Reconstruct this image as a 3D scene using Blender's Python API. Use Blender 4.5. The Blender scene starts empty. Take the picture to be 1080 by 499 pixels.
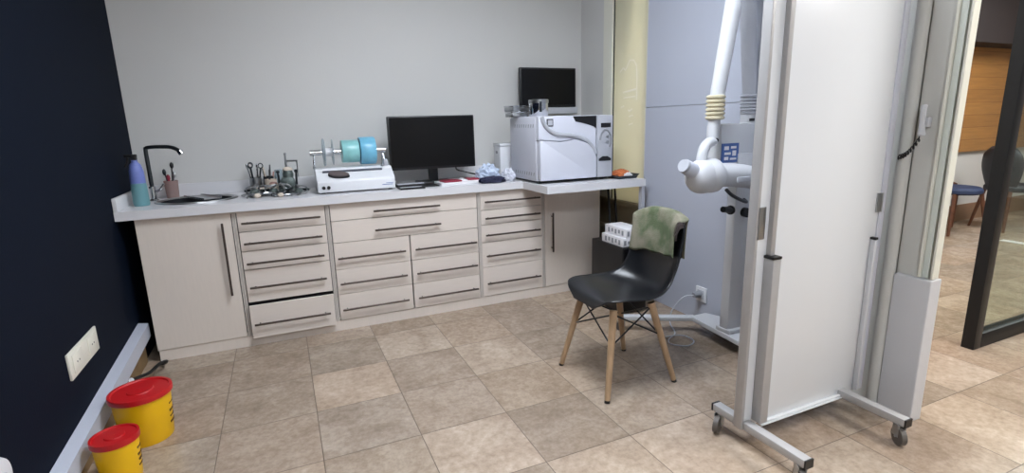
import bpy, bmesh, math, random
from mathutils import Vector, Matrix
random.seed(7)
S = bpy.context.scene
COL = S.collection
PI = math.pi

# ------------------------------------------------------------------ materials
def lin(c):
    c = c / 255.0
    return c / 12.92 if c <= 0.04045 else ((c + 0.055) / 1.055) ** 2.4
def rgb(r, g, b): return (lin(r), lin(g), lin(b), 1.0)

def mat(name, col, rough=0.5, metal=0.0, var=0.0, vscale=6.0, bump=0.0, bscale=60.0, spec=0.5,
        coat=0.0, trans=0.0, stretch=None, alpha=1.0):
    m = bpy.data.materials.new(name); m.use_nodes = True
    nt = m.node_tree; N = nt.nodes; L = nt.links
    p = N['Principled BSDF']
    c = rgb(*col)
    p.inputs['Base Color'].default_value = c
    p.inputs['Roughness'].default_value = rough
    p.inputs['Metallic'].default_value = metal
    p.inputs['Specular IOR Level'].default_value = spec
    p.inputs['Coat Weight'].default_value = coat
    p.inputs['Transmission Weight'].default_value = trans
    p.inputs['Alpha'].default_value = alpha
    tc = N.new('ShaderNodeTexCoord')
    vec = tc.outputs['Object']
    if stretch:
        mp = N.new('ShaderNodeMapping'); mp.inputs['Scale'].default_value = stretch
        L.new(vec, mp.inputs['Vector']); vec = mp.outputs['Vector']
    if var > 0:
        n = N.new('ShaderNodeTexNoise'); n.inputs['Scale'].default_value = vscale
        n.inputs['Detail'].default_value = 5
        L.new(vec, n.inputs['Vector'])
        r = N.new('ShaderNodeValToRGB')
        r.color_ramp.elements[0].position = 0.3; r.color_ramp.elements[1].position = 0.7
        r.color_ramp.elements[0].color = tuple(x * (1 - var) for x in c[:3]) + (1,)
        r.color_ramp.elements[1].color = tuple(min(1, x * (1 + var)) for x in c[:3]) + (1,)
        L.new(n.outputs['Fac'], r.inputs['Fac']); L.new(r.outputs['Color'], p.inputs['Base Color'])
    if bump > 0:
        n2 = N.new('ShaderNodeTexNoise'); n2.inputs['Scale'].default_value = bscale
        n2.inputs['Detail'].default_value = 3
        L.new(vec, n2.inputs['Vector'])
        b = N.new('ShaderNodeBump'); b.inputs['Strength'].default_value = bump; b.inputs['Distance'].default_value = 0.01
        L.new(n2.outputs['Fac'], b.inputs['Height']); L.new(b.outputs['Normal'], p.inputs['Normal'])
    return m

def emis(name, col, strength):
    m = bpy.data.materials.new(name); m.use_nodes = True
    p = m.node_tree.nodes['Principled BSDF']
    p.inputs['Base Color'].default_value = (0.8, 0.8, 0.8, 1)
    p.inputs['Emission Color'].default_value = rgb(*col)
    p.inputs['Emission Strength'].default_value = strength
    return m

def pane_mat(name, tint, refl=1.0, frost=0.0, frostcol=(255, 255, 255)):
    m = bpy.data.materials.new(name); m.use_nodes = True
    nt = m.node_tree; N = nt.nodes; L = nt.links
    N.remove(N['Principled BSDF'])
    out = N['Material Output']
    t = N.new('ShaderNodeBsdfTransparent'); t.inputs['Color'].default_value = rgb(*tint)
    g = N.new('ShaderNodeBsdfGlossy'); g.inputs['Roughness'].default_value = 0.02
    lw = N.new('ShaderNodeLayerWeight'); lw.inputs['Blend'].default_value = 0.5
    pw = N.new('ShaderNodeMath'); pw.operation = 'POWER'; pw.inputs[1].default_value = 5
    L.new(lw.outputs['Facing'], pw.inputs[0])
    f = N.new('ShaderNodeMath'); f.operation = 'MULTIPLY_ADD'; f.inputs[1].default_value = 0.8; f.inputs[2].default_value = 0.04
    L.new(pw.outputs[0], f.inputs[0])
    mx = N.new('ShaderNodeMixShader')
    L.new(f.outputs[0], mx.inputs[0]); L.new(t.outputs[0], mx.inputs[1]); L.new(g.outputs[0], mx.inputs[2])
    last = mx
    if frost > 0:
        d = N.new('ShaderNodeBsdfTranslucent'); d.inputs['Color'].default_value = rgb(*frostcol)
        e = N.new('ShaderNodeBsdfDiffuse'); e.inputs['Color'].default_value = rgb(*frostcol)
        a = N.new('ShaderNodeMixShader'); a.inputs[0].default_value = 0.5
        L.new(d.outputs[0], a.inputs[1]); L.new(e.outputs[0], a.inputs[2])
        m2 = N.new('ShaderNodeMixShader'); m2.inputs[0].default_value = frost
        L.new(mx.outputs[0], m2.inputs[1]); L.new(a.outputs[0], m2.inputs[2]); last = m2
    L.new(last.outputs[0], out.inputs['Surface'])
    return m

def floor_mat():
    m = bpy.data.materials.new('beige_marble_tile'); m.use_nodes = True
    nt = m.node_tree; N = nt.nodes; L = nt.links
    p = N['Principled BSDF']
    at = N.new('ShaderNodeVertexColor'); at.layer_name = 'tile_tint'
    tc = N.new('ShaderNodeTexCoord')
    # shift the veins from tile to tile
    sh = N.new('ShaderNodeVectorMath'); sh.operation = 'MULTIPLY_ADD'
    sh.inputs[1].default_value = (40, 40, 40)
    L.new(at.outputs['Color'], sh.inputs[0]); L.new(tc.outputs['Object'], sh.inputs[2])
    n1 = N.new('ShaderNodeTexNoise'); n1.inputs['Scale'].default_value = 4.5; n1.inputs['Detail'].default_value = 9; n1.inputs['Roughness'].default_value = 0.62; n1.inputs['Distortion'].default_value = 0.7
    n2 = N.new('ShaderNodeTexNoise'); n2.inputs['Scale'].default_value = 34; n2.inputs['Detail'].default_value = 6; n2.inputs['Roughness'].default_value = 0.7
    L.new(sh.outputs[0], n1.inputs['Vector']); L.new(sh.outputs[0], n2.inputs['Vector'])
    r1 = N.new('ShaderNodeValToRGB')
    e = r1.color_ramp.elements
    e[0].position = 0.28; e[0].color = rgb(160, 140, 121)
    e[1].position = 0.75; e[1].color = rgb(200, 182, 163)
    x = e.new(0.5); x.color = rgb(180, 161, 142)
    L.new(n1.outputs['Fac'], r1.inputs['Fac'])
    r2 = N.new('ShaderNodeValToRGB')
    r2.color_ramp.elements[0].position = 0.36; r2.color_ramp.elements[0].color = (0.80, 0.78, 0.75, 1)
    r2.color_ramp.elements[1].position = 0.66; r2.color_ramp.elements[1].color = (1.08, 1.08, 1.08, 1)
    L.new(n2.outputs['Fac'], r2.inputs['Fac'])
    mu = N.new('ShaderNodeMixRGB'); mu.blend_type = 'MULTIPLY'; mu.inputs[0].default_value = 1
    L.new(r1.outputs[0], mu.inputs[1]); L.new(r2.outputs[0], mu.inputs[2])
    mu2 = N.new('ShaderNodeMixRGB'); mu2.blend_type = 'MULTIPLY'; mu2.inputs[0].default_value = 1
    L.new(mu.outputs[0], mu2.inputs[1]); L.new(at.outputs['Color'], mu2.inputs[2])
    L.new(mu2.outputs[0], p.inputs['Base Color'])
    p.inputs['Roughness'].default_value = 0.24
    return m

M = {}
M['wall'] = mat('pale_grey_paint', (206, 205, 202), 0.6, var=0.015, vscale=1.5, bump=0.05, bscale=90)
M['navy'] = mat('navy_paint', (4, 14, 30), 0.75, spec=0.12, var=0.05, vscale=3, bump=0.06, bscale=120)
M['panel'] = mat('bluish_white_panel', (178, 182, 194), 0.3, var=0.012, vscale=1.2)
M['ceil'] = mat('ceiling_paint', (222, 222, 220), 0.8, var=0.01)
M['cab'] = mat('cream_ash_laminate', (221, 210, 200), 0.42, var=0.02, vscale=9, stretch=(1.0, 1.0, 9.0))
M['cabv'] = mat('cream_ash_laminate_upright', (221, 210, 199), 0.42, var=0.02, vscale=9, stretch=(9.0, 1.0, 1.0))
M['edge'] = mat('cream_edge_band', (196, 188, 180), 0.5, var=0.02)
M['dark'] = mat('painted_gap_shade', (24, 22, 22), 0.8, var=0.05)  # near-black shade colour for the cabinet gaps
M['bronze'] = mat('dark_bronze_metal', (92, 82, 76), 0.35, 0.8, var=0.08, vscale=30)
M['quartz'] = mat('white_quartz', (216, 215, 217), 0.28, var=0.006, vscale=60)
M['steel'] = mat('brushed_steel', (172, 174, 176), 0.3, 1.0, var=0.06, vscale=20)
M['steeld'] = mat('dark_steel', (70, 74, 78), 0.35, 0.9, var=0.1, vscale=20)
M['tyre'] = mat('grey_brown_tyre', (92, 86, 80), 0.5, var=0.1)
M['chrome'] = mat('chrome', (205, 207, 210), 0.12, 1.0, var=0.01)
M['black'] = mat('black_plastic', (16, 16, 18), 0.4, var=0.1, vscale=30)
M['blackgloss'] = mat('black_screen', (6, 6, 8), 0.3, var=0.02, spec=0.25)
M['shell'] = mat('black_shell_plastic', (20, 21, 24), 0.33, var=0.05, vscale=12)
M['white'] = mat('white_plastic', (220, 221, 224), 0.35, var=0.012, vscale=8)
M['whitecool'] = mat('cool_white_plastic', (205, 207, 217), 0.35, var=0.012, vscale=8)
M['enamel'] = mat('white_enamel', (206, 207, 210), 0.4, var=0.012, vscale=4)
M['board'] = mat('white_shield_board', (225, 227, 229), 0.3, var=0.008, vscale=2)
M['silver'] = mat('silver_painted_tube', (178, 176, 175), 0.38, 0.25, var=0.03, vscale=20)
M['grey'] = mat('grey_plastic', (140, 142, 147), 0.45, var=0.04, vscale=15)
M['slot'] = mat('slot_grey', (82, 84, 94), 0.5, var=0.05)
M['case'] = mat('brown_grey_case', (92, 82, 82), 0.4, var=0.08)
M['lgrey'] = mat('light_grey_plastic', (178, 180, 187), 0.4, var=0.03, vscale=12)
M['cream'] = mat('yellowed_rubber', (206, 196, 168), 0.5, var=0.08, vscale=20)
M['wood'] = mat('beech_wood', (172, 142, 110), 0.45, var=0.16, vscale=14, stretch=(4, 4, 0.6))
M['tan'] = mat('tan_wood_skirting', (132, 106, 72), 0.6, var=0.15, vscale=10)
M['olive'] = mat('olive_brown_laminate', (146, 134, 108), 0.5, var=0.06, vscale=6)
M['planks'] = None
M['red'] = mat('red_lid_plastic', (182, 20, 26), 0.38, var=0.05, vscale=10)
M['yellow'] = mat('yellow_bucket_plastic', (236, 184, 8), 0.4, var=0.04, vscale=8)
M['ink'] = mat('dark_print', (92, 58, 10), 0.6, var=0.05)
M['teal'] = mat('teal_bottle_plastic', (104, 150, 156), 0.35, var=0.05, vscale=10)
M['purple'] = mat('violet_blue_label', (112, 126, 190), 0.4, var=0.12, vscale=16)
M['bluefilm'] = mat('blue_pouch_roll', (112, 180, 208), 0.3, var=0.08, vscale=30)
M['greenfilm'] = mat('green_pouch_roll', (138, 196, 196), 0.3, var=0.08, vscale=30)
M['pink'] = mat('pink_acrylic', (190, 150, 140), 0.5, var=0.1, vscale=30)
M['plaster'] = mat('plaster', (205, 192, 176), 0.8, var=0.08, vscale=40)
M['darkgreen'] = mat('grey_green_cast_metal', (96, 106, 103), 0.4, 0.5, var=0.35, vscale=60)
M['crimson'] = mat('crimson_print', (146, 40, 62), 0.5, var=0.1, vscale=20)
M['paper'] = mat('white_paper', (224, 222, 224), 0.7, var=0.03, vscale=20)
M['navycloth'] = mat('navy_cloth', (26, 28, 58), 0.7, var=0.2, vscale=30, bump=0.3)
M['bluebag'] = mat('pale_blue_plastic_film', (188, 200, 220), 0.3, var=0.22, vscale=25, bump=0.4, bscale=40)
M['orange'] = mat('orange_net', (196, 112, 66), 0.6, var=0.3, vscale=40, bump=0.4)
M['jamb'] = mat('white_jamb', (224, 222, 208), 0.4, var=0.01)
M['gedge'] = mat('pale_green_glass_edge', (204, 209, 200), 0.3, var=0.02)
M['column'] = mat('pale_column_paint', (200, 199, 193), 0.5, var=0.015, vscale=3)
M['cover'] = mat('white_cover_sheet', (204, 204, 206), 0.4, var=0.01)
M['frame'] = mat('black_aluminium', (22, 24, 28), 0.4, 0.3, var=0.05)
M['bluelabel'] = mat('blue_label', (70, 100, 160), 0.5, var=0.1, vscale=30)
M['navyseat'] = mat('navy_upholstery', (38, 52, 84), 0.7, var=0.1, vscale=30)
M['darkseat'] = mat('charcoal_upholstery', (30, 32, 42), 0.6, var=0.1, vscale=30)
M['brownleg'] = mat('brown_wood_leg', (92, 54, 34), 0.5, var=0.15, vscale=20)
M['darkwall'] = mat('dark_bulkhead_paint', (38, 30, 30), 0.7, var=0.1, vscale=4)
M['brownbase'] = mat('brown_skirting', (138, 108, 84), 0.6, var=0.1, vscale=4)
M['fringe'] = mat('dark_fringe', (62, 52, 50), 0.9)
M['kraft'] = mat('brown_kraft_paper', (110, 66, 42), 0.8, var=0.2, vscale=20, bump=0.4)
M['trunk'] = mat('white_trunking', (190, 194, 206), 0.4, var=0.015)
M['light'] = emis('lamp_diffuser', (236, 244, 255), 25.0)
M['lightw'] = emis('warm_lamp_diffuser', (250, 250, 250), 15.0)
M['glass'] = pane_mat('greenish_glass', (240, 247, 242))
M['frost'] = pane_mat('cream_frosted_glass', (235, 232, 200), frost=0.93, frostcol=(244, 241, 220))
M['film'] = mat('pale_film_lettering', (246, 243, 228), 0.6, var=0.01)
M['cupclear'] = pane_mat('milky_pink_plastic', (225, 205, 200), frost=0.55, frostcol=(215, 195, 190))
M['clear'] = pane_mat('clear_plastic', (232, 238, 240), frost=0.35, frostcol=(225, 235, 240))
M['floor'] = floor_mat()
M['grout'] = mat('grout', (100, 86, 73), 0.8, var=0.05)

def wood_wall():
    m = bpy.data.materials.new('honey_wood_planks'); m.use_nodes = True
    N = m.node_tree.nodes; L = m.node_tree.links; p = N['Principled BSDF']
    tc = N.new('ShaderNodeTexCoord')
    sp = N.new('ShaderNodeSeparateXYZ'); L.new(tc.outputs['Object'], sp.inputs[0])
    cb = N.new('ShaderNodeCombineXYZ'); L.new(sp.outputs['X'], cb.inputs['X']); L.new(sp.outputs['Z'], cb.inputs['Y'])
    br = N.new('ShaderNodeTexBrick'); br.inputs['Scale'].default_value = 1.0
    br.inputs['Brick Width'].default_value = 1.6; br.inputs['Row Height'].default_value = 0.14
    br.inputs['Mortar Size'].default_value = 0.003
    br.inputs['Color1'].default_value = rgb(172, 120, 60); br.inputs['Color2'].default_value = rgb(188, 134, 70); br.inputs['Mortar'].default_value = rgb(140, 92, 44)
    L.new(cb.outputs[0], br.inputs['Vector'])
    mp = N.new('ShaderNodeMapping'); mp.inputs['Scale'].default_value = (2, 2, 30); L.new(tc.outputs['Object'], mp.inputs[0])
    n = N.new('ShaderNodeTexNoise'); n.inputs['Scale'].default_value = 1.5; n.inputs['Detail'].default_value = 6; L.new(mp.outputs[0], n.inputs['Vector'])
    mu = N.new('ShaderNodeMixRGB'); mu.blend_type = 'MULTIPLY'; mu.inputs[0].default_value = 0.5
    L.new(br.outputs['Color'], mu.inputs[1]); L.new(n.outputs['Fac'], mu.inputs[2])
    L.new(mu.outputs[0], p.inputs['Base Color']); p.inputs['Roughness'].default_value = 0.4
    return m
M['planks'] = wood_wall()

def towel_mat():
    m = bpy.data.materials.new('printed_green_towel'); m.use_nodes = True
    N = m.node_tree.nodes; L = m.node_tree.links; p = N['Principled BSDF']
    tc = N.new('ShaderNodeTexCoord')
    n = N.new('ShaderNodeTexNoise'); n.inputs['Scale'].default_value = 9; n.inputs['Detail'].default_value = 4
    L.new(tc.outputs['Object'], n.inputs['Vector'])
    r = N.new('ShaderNodeValToRGB'); e = r.color_ramp.elements
    e[0].position = 0.38; e[0].color = rgb(86, 98, 70)
    e[1].position = 0.62; e[1].color = rgb(138, 133, 116)
    x = e.new(0.48); x.color = rgb(116, 118, 96)
    L.new(n.outputs['Fac'], r.inputs['Fac']); L.new(r.outputs[0], p.inputs['Base Color'])
    p.inputs['Roughness'].default_value = 0.9
    n2 = N.new('ShaderNodeTexNoise'); n2.inputs['Scale'].default_value = 160
    L.new(tc.outputs['Object'], n2.inputs['Vector'])
    b = N.new('ShaderNodeBump'); b.inputs['Strength'].default_value = 0.5; b.inputs['Distance'].default_value = 0.005
    L.new(n2.outputs['Fac'], b.inputs['Height']); L.new(b.outputs[0], p.inputs['Normal'])
    return m
M['towel'] = towel_mat()

# ------------------------------------------------------------------ mesh builders
class B:
    """collects shapes of one part; coordinates are world metres"""
    def __init__(s): s.bm = bmesh.new()
    def box(s, x0, x1, y0, y1, z0, z1, bev=0.0, seg=2):
        r = bmesh.ops.create_cube(s.bm, size=1)
        vs = r['verts']
        for v in vs:
            v.co = Vector(((x0 + x1) / 2 + v.co.x * (x1 - x0), (y0 + y1) / 2 + v.co.y * (y1 - y0), (z0 + z1) / 2 + v.co.z * (z1 - z0)))
        if bev > 0:
            es = list({e for v in vs for e in v.link_edges})
            bmesh.ops.bevel(s.bm, geom=es, offset=bev, segments=seg, affect='EDGES', profile=0.5)
        return s
    def obox(s, c, size, rot=(0, 0, 0), bev=0.0):
        from mathutils import Euler
        n0 = len(s.bm.verts)
        s.bm.verts.ensure_lookup_table()
        t = B(); t.box(-size[0] / 2, size[0] / 2, -size[1] / 2, size[1] / 2, -size[2] / 2, size[2] / 2, bev)
        mtx = Matrix.Translation(Vector(c)) @ Euler(rot).to_matrix().to_4x4()
        s.merge(t, mtx); return s
    def merge(s, t, mtx=None):
        if mtx is not None: bmesh.ops.transform(t.bm, matrix=mtx, verts=t.bm.verts)
        me = bpy.data.meshes.new('tmp'); t.bm.to_mesh(me); t.bm.free()
        s.bm.from_mesh(me); bpy.data.meshes.remove(me)
    def cyl(s, a, b, r0, r1=None, n=24):
        r1 = r0 if r1 is None else r1
        a = Vector(a); b = Vector(b); d = b - a
        q = d.to_track_quat('Z', 'Y')
        mtx = Matrix.Translation((a + b) / 2) @ q.to_matrix().to_4x4()
        bmesh.ops.create_cone(s.bm, cap_ends=True, cap_tris=False, segments=n, radius1=r0, radius2=r1, depth=d.length, matrix=mtx)
        return s
    def sphere(s, c, r, sc=(1, 1, 1), n=20, rot=None):
        mtx = Matrix.Translation(Vector(c))
        if rot is not None: mtx = mtx @ rot
        mtx = mtx @ Matrix.Diagonal((sc[0], sc[1], sc[2], 1))
        bmesh.ops.create_uvsphere(s.bm, u_segments=n, v_segments=max(8, n // 2), radius=r, matrix=mtx)
        return s
    def tube(s, pts, r, n=10, smooth=0, closed=False):
        pts = [Vector(p) for p in pts]
        if smooth:
            out = []
            for i in range(len(pts) - 1):
                p0 = pts[max(0, i - 1)]; p1 = pts[i]; p2 = pts[i + 1]; p3 = pts[min(len(pts) - 1, i + 2)]
                for k in range(smooth):
                    t = k / smooth
                    out.append(0.5 * ((2 * p1) + (p2 - p0) * t + (2 * p0 - 5 * p1 + 4 * p2 - p3) * t * t + (3 * p1 - p0 - 3 * p2 + p3) * t ** 3))
            out.append(pts[-1]); pts = out
        rr = r if isinstance(r, (list, tuple)) else [r] * len(pts)
        rings = []
        up = None
        for i, p in enumerate(pts):
            a = pts[max(0, i - 1)]; b = pts[min(len(pts) - 1, i + 1)]
            t = (b - a).normalized()
            if up is None:
                up = Vector((0, 0, 1)) if abs(t.z) < 0.9 else Vector((1, 0, 0))
            u = (up - t * up.dot(t))
            if u.length < 1e-6: u = t.orthogonal()
            u.normalize(); up = u
            w = t.cross(u)
            rad = rr[min(i, len(rr) - 1)]
            rings.append([s.bm.verts.new(p + u * rad * math.cos(2 * PI * k / n) + w * rad * math.sin(2 * PI * k / n)) for k in range(n)])
        for i in range(len(rings) - 1):
            for k in range(n):
                s.bm.faces.new((rings[i][k], rings[i][(k + 1) % n], rings[i + 1][(k + 1) % n], rings[i + 1][k]))
        s.bm.faces.new(rings[0][::-1]); s.bm.faces.new(rings[-1])
        return s
    def lathe(s, c, prof, n=32, axis='Z', sx=1.0, sy=1.0):
        """prof: list of (radius, height)"""
        c = Vector(c); rings = []
        for r, h in prof:
            if r < 1e-5:
                rings.append([s.bm.verts.new(c + s._ax(axis, 0, 0, h))])
            else:
                rings.append([s.bm.verts.new(c + s._ax(axis, r * sx * math.cos(2 * PI * k / n), r * sy * math.sin(2 * PI * k / n), h)) for k in range(n)])
        for i in range(len(rings) - 1):
            a, b = rings[i], rings[i + 1]
            for k in range(n):
                k2 = (k + 1) % n
                if len(a) == 1 and len(b) == 1: continue
                if len(a) == 1: s.bm.faces.new((a[0], b[k2], b[k]))
                elif len(b) == 1: s.bm.faces.new((a[k], a[k2], b[0]))
                else: s.bm.faces.new((a[k], a[k2], b[k2], b[k]))
        return s
    def _ax(s, axis, a, b, h):
        if axis == 'Z': return Vector((a, b, h))
        if axis == 'X': return Vector((h, a, b))
        return Vector((a, h, b))
    def prism(s, pts, a0, a1, axis='Y', bev=0.0):
        """pts is a 2-D outline, extruded along axis from a0 to a1"""
        def P(p, a):
            if axis == 'Y': return Vector((p[0], a, p[1]))
            if axis == 'Z': return Vector((p[0], p[1], a))
            return Vector((a, p[0], p[1]))
        v0 = [s.bm.verts.new(P(p, a0)) for p in pts]; v1 = [s.bm.verts.new(P(p, a1)) for p in pts]
        n = len(pts)
        f = [s.bm.faces.new(v0), s.bm.faces.new(v1[::-1])]
        for i in range(n): f.append(s.bm.faces.new((v0[i], v1[i], v1[(i + 1) % n], v0[(i + 1) % n])))
        if bev > 0:
            es = list({e for x in f for e in x.edges})
            bmesh.ops.bevel(s.bm, geom=es, offset=bev, segments=2, affect='EDGES', profile=0.5)
        return s
    def grid(s, fn, nu, nv):
        vs = [[s.bm.verts.new(fn(i / nu, j / nv)) for j in range(nv + 1)] for i in range(nu + 1)]
        for i in range(nu):
            for j in range(nv):
                s.bm.faces.new((vs[i][j], vs[i + 1][j], vs[i + 1][j + 1], vs[i][j + 1]))
        return s

OFF = {}
def _link(name, b, m, smooth=True):
    bm = b.bm
    bmesh.ops.recalc_face_normals(bm, faces=bm.faces)
    me = bpy.data.meshes.new(name); bm.to_mesh(me); bm.free()
    for mm in (m if isinstance(m, (list, tuple)) else [m]): me.materials.append(mm)
    o = bpy.data.objects.new(name, me); COL.objects.link(o)
    if smooth:
        for p in me.polygons: p.use_smooth = True
        try: me.set_sharp_from_angle(angle=math.radians(35))
        except Exception: pass
    return o
def thing(name, label, cat, loc=(0, 0, 0), group=None, kind=None):
    o = bpy.data.objects.new(name, None); COL.objects.link(o)
    o.empty_display_size = 0.05
    o.location = loc
    if label: o['label'] = label
    if cat: o['category'] = cat
    if group: o['group'] = group
    if kind: o['kind'] = kind
    OFF[o] = Vector(loc)
    return o
def part(par, name, b, m, label=None):
    off = OFF[par]
    bmesh.ops.translate(b.bm, vec=-off, verts=b.bm.verts)
    o = _link(name, b, m); o.parent = par
    OFF[o] = off
    if label: o['label'] = label
    return o
def solo(name, label, cat, b, m, group=None, kind=None):
    xs = [v.co for v in b.bm.verts]
    lo = Vector((min(v.x for v in xs), min(v.y for v in xs), min(v.z for v in xs)))
    hi = Vector((max(v.x for v in xs), max(v.y for v in xs), max(v.z for v in xs)))
    off = Vector(((lo.x + hi.x) / 2, (lo.y + hi.y) / 2, lo.z))
    bmesh.ops.translate(b.bm, vec=-off, verts=b.bm.verts)
    o = _link(name, b, m); o.location = off
    OFF[o] = off
    if label: o['label'] = label
    if cat: o['category'] = cat
    if group: o['group'] = group
    if kind: o['kind'] = kind
    return o
def struct(name, b, m, label=None):
    o = _link(name, b, m, smooth=False); o['kind'] = 'structure'
    if label: o['label'] = label
    OFF[o] = Vector((0, 0, 0))
    return o

# ------------------------------------------------------------------ camera
f, pitch, roll, yaw, H = 547.0, 0.216, -0.0265, 0.4125, 1.31
fw = Vector((math.sin(yaw) * math.cos(pitch), math.cos(yaw) * math.cos(pitch), -math.sin(pitch)))
r0 = Vector((math.cos(yaw), -math.sin(yaw), 0)); u0 = r0.cross(fw)
r2 = r0 * math.cos(roll) + u0 * math.sin(roll); u2 = -r0 * math.sin(roll) + u0 * math.cos(roll)
cam = bpy.data.cameras.new('camera'); co = bpy.data.objects.new('camera', cam); COL.objects.link(co)
mw = Matrix((r2, u2, -fw)).transposed().to_4x4(); mw.translation = Vector((0, 0, H)); co.matrix_world = mw
cam.sensor_width = 36; cam.lens = f / 1080 * 36; cam.clip_start = 0.02
S.camera = co

# ------------------------------------------------------------------ room shell
XL, YB, ZC = -0.85, 4.0, 2.75
XR = 2.44
# floor: one mesh of square tiles over a grout bed
fb = B(); fb.box(-1.0, 10.2, -3.2, 4.1, -0.06, -0.002)
bm = fb.bm
lay = bm.loops.layers.color.new('tile_tint')
for fc in bm.faces: fc.material_index = 1
tint = {(0, 6): 1.08, (1, 4): 1.08, (2, 6): 1.06, (2, 5): 0.93, (2, 4): 0.88, (1, 5): 0.95, (0, 5): 0.95, (0, 4): 0.97, (-1, 6): 0.93, (-1, 5): 0.95,
        (-2, 6): 0.9, (-2, 5): 0.93, (1, 7): 1.08, (0, 7): 0.93, (-1, 7): 0.93, (1, 6): 0.94, (3, 3): 1.06, (3, 4): 0.98, (3, 5): 1.0, (2, 7): 1.0, (3, 6): 0.92,
        (2, 3): 1.05, (4, 5): 0.93, (6, 2): 1.1, (6, 1): 0.9, (5, 2): 0.95, (7, 2): 0.93, (5, 1): 0.97, (7, 3): 1.08, (6, 3): 0.93, (4, 2): 0.98, (5, 3): 0.93, (4, 3): 0.95}
rt = random.Random(3)
g = 0.0017
for i in range(-3, 26):
    for j in range(-9, 11):
        x0 = 0.027 + 0.4 * i; y0 = 0.01 + 0.4 * j
        x1, y1 = x0 + 0.4, y0 + 0.4
        x0c, x1c, y0c, y1c = max(x0, -1.0), min(x1, 10.2), max(y0, -3.2), min(y1, 4.1)
        if x1c - x0c < 0.01 or y1c - y0c < 0.01: continue
        t = tint.get((i, j), None)
        rnd = rt.uniform(0.9, 1.08)
        if t is None: t = rnd
        t = 1 + (t - 1) * 0.75
        w = rt.uniform(-0.012, 0.012)
        fc = bm.faces.new([bm.verts.new((a, b_, 0)) for a, b_ in ((x0c + g, y0c + g), (x1c - g, y0c + g), (x1c - g, y1c - g), (x0c + g, y1c - g))])
        fc.material_index = 0
        for l in fc.loops: l[lay] = (min(1, 0.93 * t * (1 + w)), 0.93 * t, 0.93 * t * (1 - w), 1)
me = bpy.data.meshes.new('floor'); bm.to_mesh(me); bm.free()
me.materials.append(M['floor']); me.materials.append(M['grout'])
fo = bpy.data.objects.new('floor', me); COL.objects.link(fo); fo['kind'] = 'structure'

struct('ceiling', B().box(-1.0, 10.2, -3.2, 4.1, ZC, ZC + 0.1), M['ceil'])
struct('wall_back', B().box(-1.0, 2.6, YB, YB + 0.1, 0, ZC), M['wall'])
struct('wall_left', B().box(XL - 0.12, XL, -3.2, YB, 0, ZC), M['navy'])
struct('wall_front', B().box(-1.0, 10.2, -3.2, -3.1, 0, ZC), M['wall'])
WY0, WY1, WZ0, WZ1 = 3.10, 3.50, 0.69, 2.45
wr = B()
wr.box(XR, XR + 0.1, WY1, YB, 0, ZC)
wr.box(XR, XR + 0.1, WY0, WY1, 0, WZ0); wr.box(XR, XR + 0.1, WY0, WY1, WZ1, ZC)
wr.box(XR, XR + 0.1, 1.27, WY0, 0, ZC)
struct('wall_right', wr, M['wall'])
# bluish laminated panelling on the right wall, two sheets meeting in a seam
cl = B(); cl.box(2.416, XR, 1.501, 3.085, 0.0, 1.388); cl.box(2.416, XR, 1.501, 3.085, 1.391, ZC)
struct('trim_1', cl, M['panel'], 'bluish white wall panelling with one horizontal seam')
# window in the right wall
w1 = thing('window_1', None, None, (XR, 3.3, WZ0), kind='structure')
fr = B()
fr.box(XR - 0.035, XR, 3.50, 3.545, 0.66, WZ1 + 0.06); fr.box(XR - 0.018, XR, 3.545, 3.64, 0.66, WZ1 + 0.06)
fr.box(XR - 0.02, XR + 0.1, 3.50, 3.512, WZ0, WZ1)
fr.box(XR - 0.02, XR, 3.085, 3.10, 0.66, WZ1 + 0.06); fr.box(XR - 0.02, XR, 3.085, 3.512, WZ1, WZ1 + 0.06)
part(w1, 'window_frame', fr, M['jamb'])
part(w1, 'window_gasket', B().box(XR - 0.0205, XR - 0.0125, 3.495, 3.4995, WZ0, WZ1), M['black'])
part(w1, 'window_pane', B().box(XR - 0.012, XR - 0.006, WY0, 3.4995, WZ0, WZ1), M['frost'], 'cream frosted pane')
ft = B()
def strip(pts, w=0.012):
    for a, b_ in zip(pts[:-1], pts[1:]):
        ft.cyl((XR - 0.0127, a[0], a[1]), (XR - 0.0127, b_[0], b_[1]), w, n=6)
strip([(3.42, 1.66), (3.38, 1.69), (3.35, 1.67), (3.30, 1.735), (3.25, 1.73), (3.22, 1.69), (3.21, 1.6), (3.21, 1.45)], 0.006)
strip([(3.38, 1.51), (3.22, 1.525)], 0.007); strip([(3.37, 1.47), (3.23, 1.475)], 0.005)
strip([(3.40, 1.40), (3.36, 1.41)], 0.007); strip([(3.31, 1.38), (3.29, 1.37), (3.26, 1.385)], 0.007); strip([(3.30, 1.33), (3.25, 1.34)], 0.006); strip([(3.30, 1.27), (3.25, 1.28)], 0.006)
for v in ft.bm.verts: v.co.x = XR - 0.0127 + (v.co.x - XR + 0.0127) * 0.15
part(w1, 'window_lettering', ft, M['film'], 'faint pale film lettering')
# olive-brown dado below the window with a sill
da = B(); da.box(XR - 0.02, XR, 3.085, YB, 0, 0.66)
da.box(XR - 0.05, XR + 0.03, 3.085, 3.98, 0.655, 0.69, 0.004); da.box(XR - 0.04, XR, 3.085, YB, 0.44, 0.475, 0.004)
struct('trim_2', da, M['olive'], 'olive brown sill and dado under the window')
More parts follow.
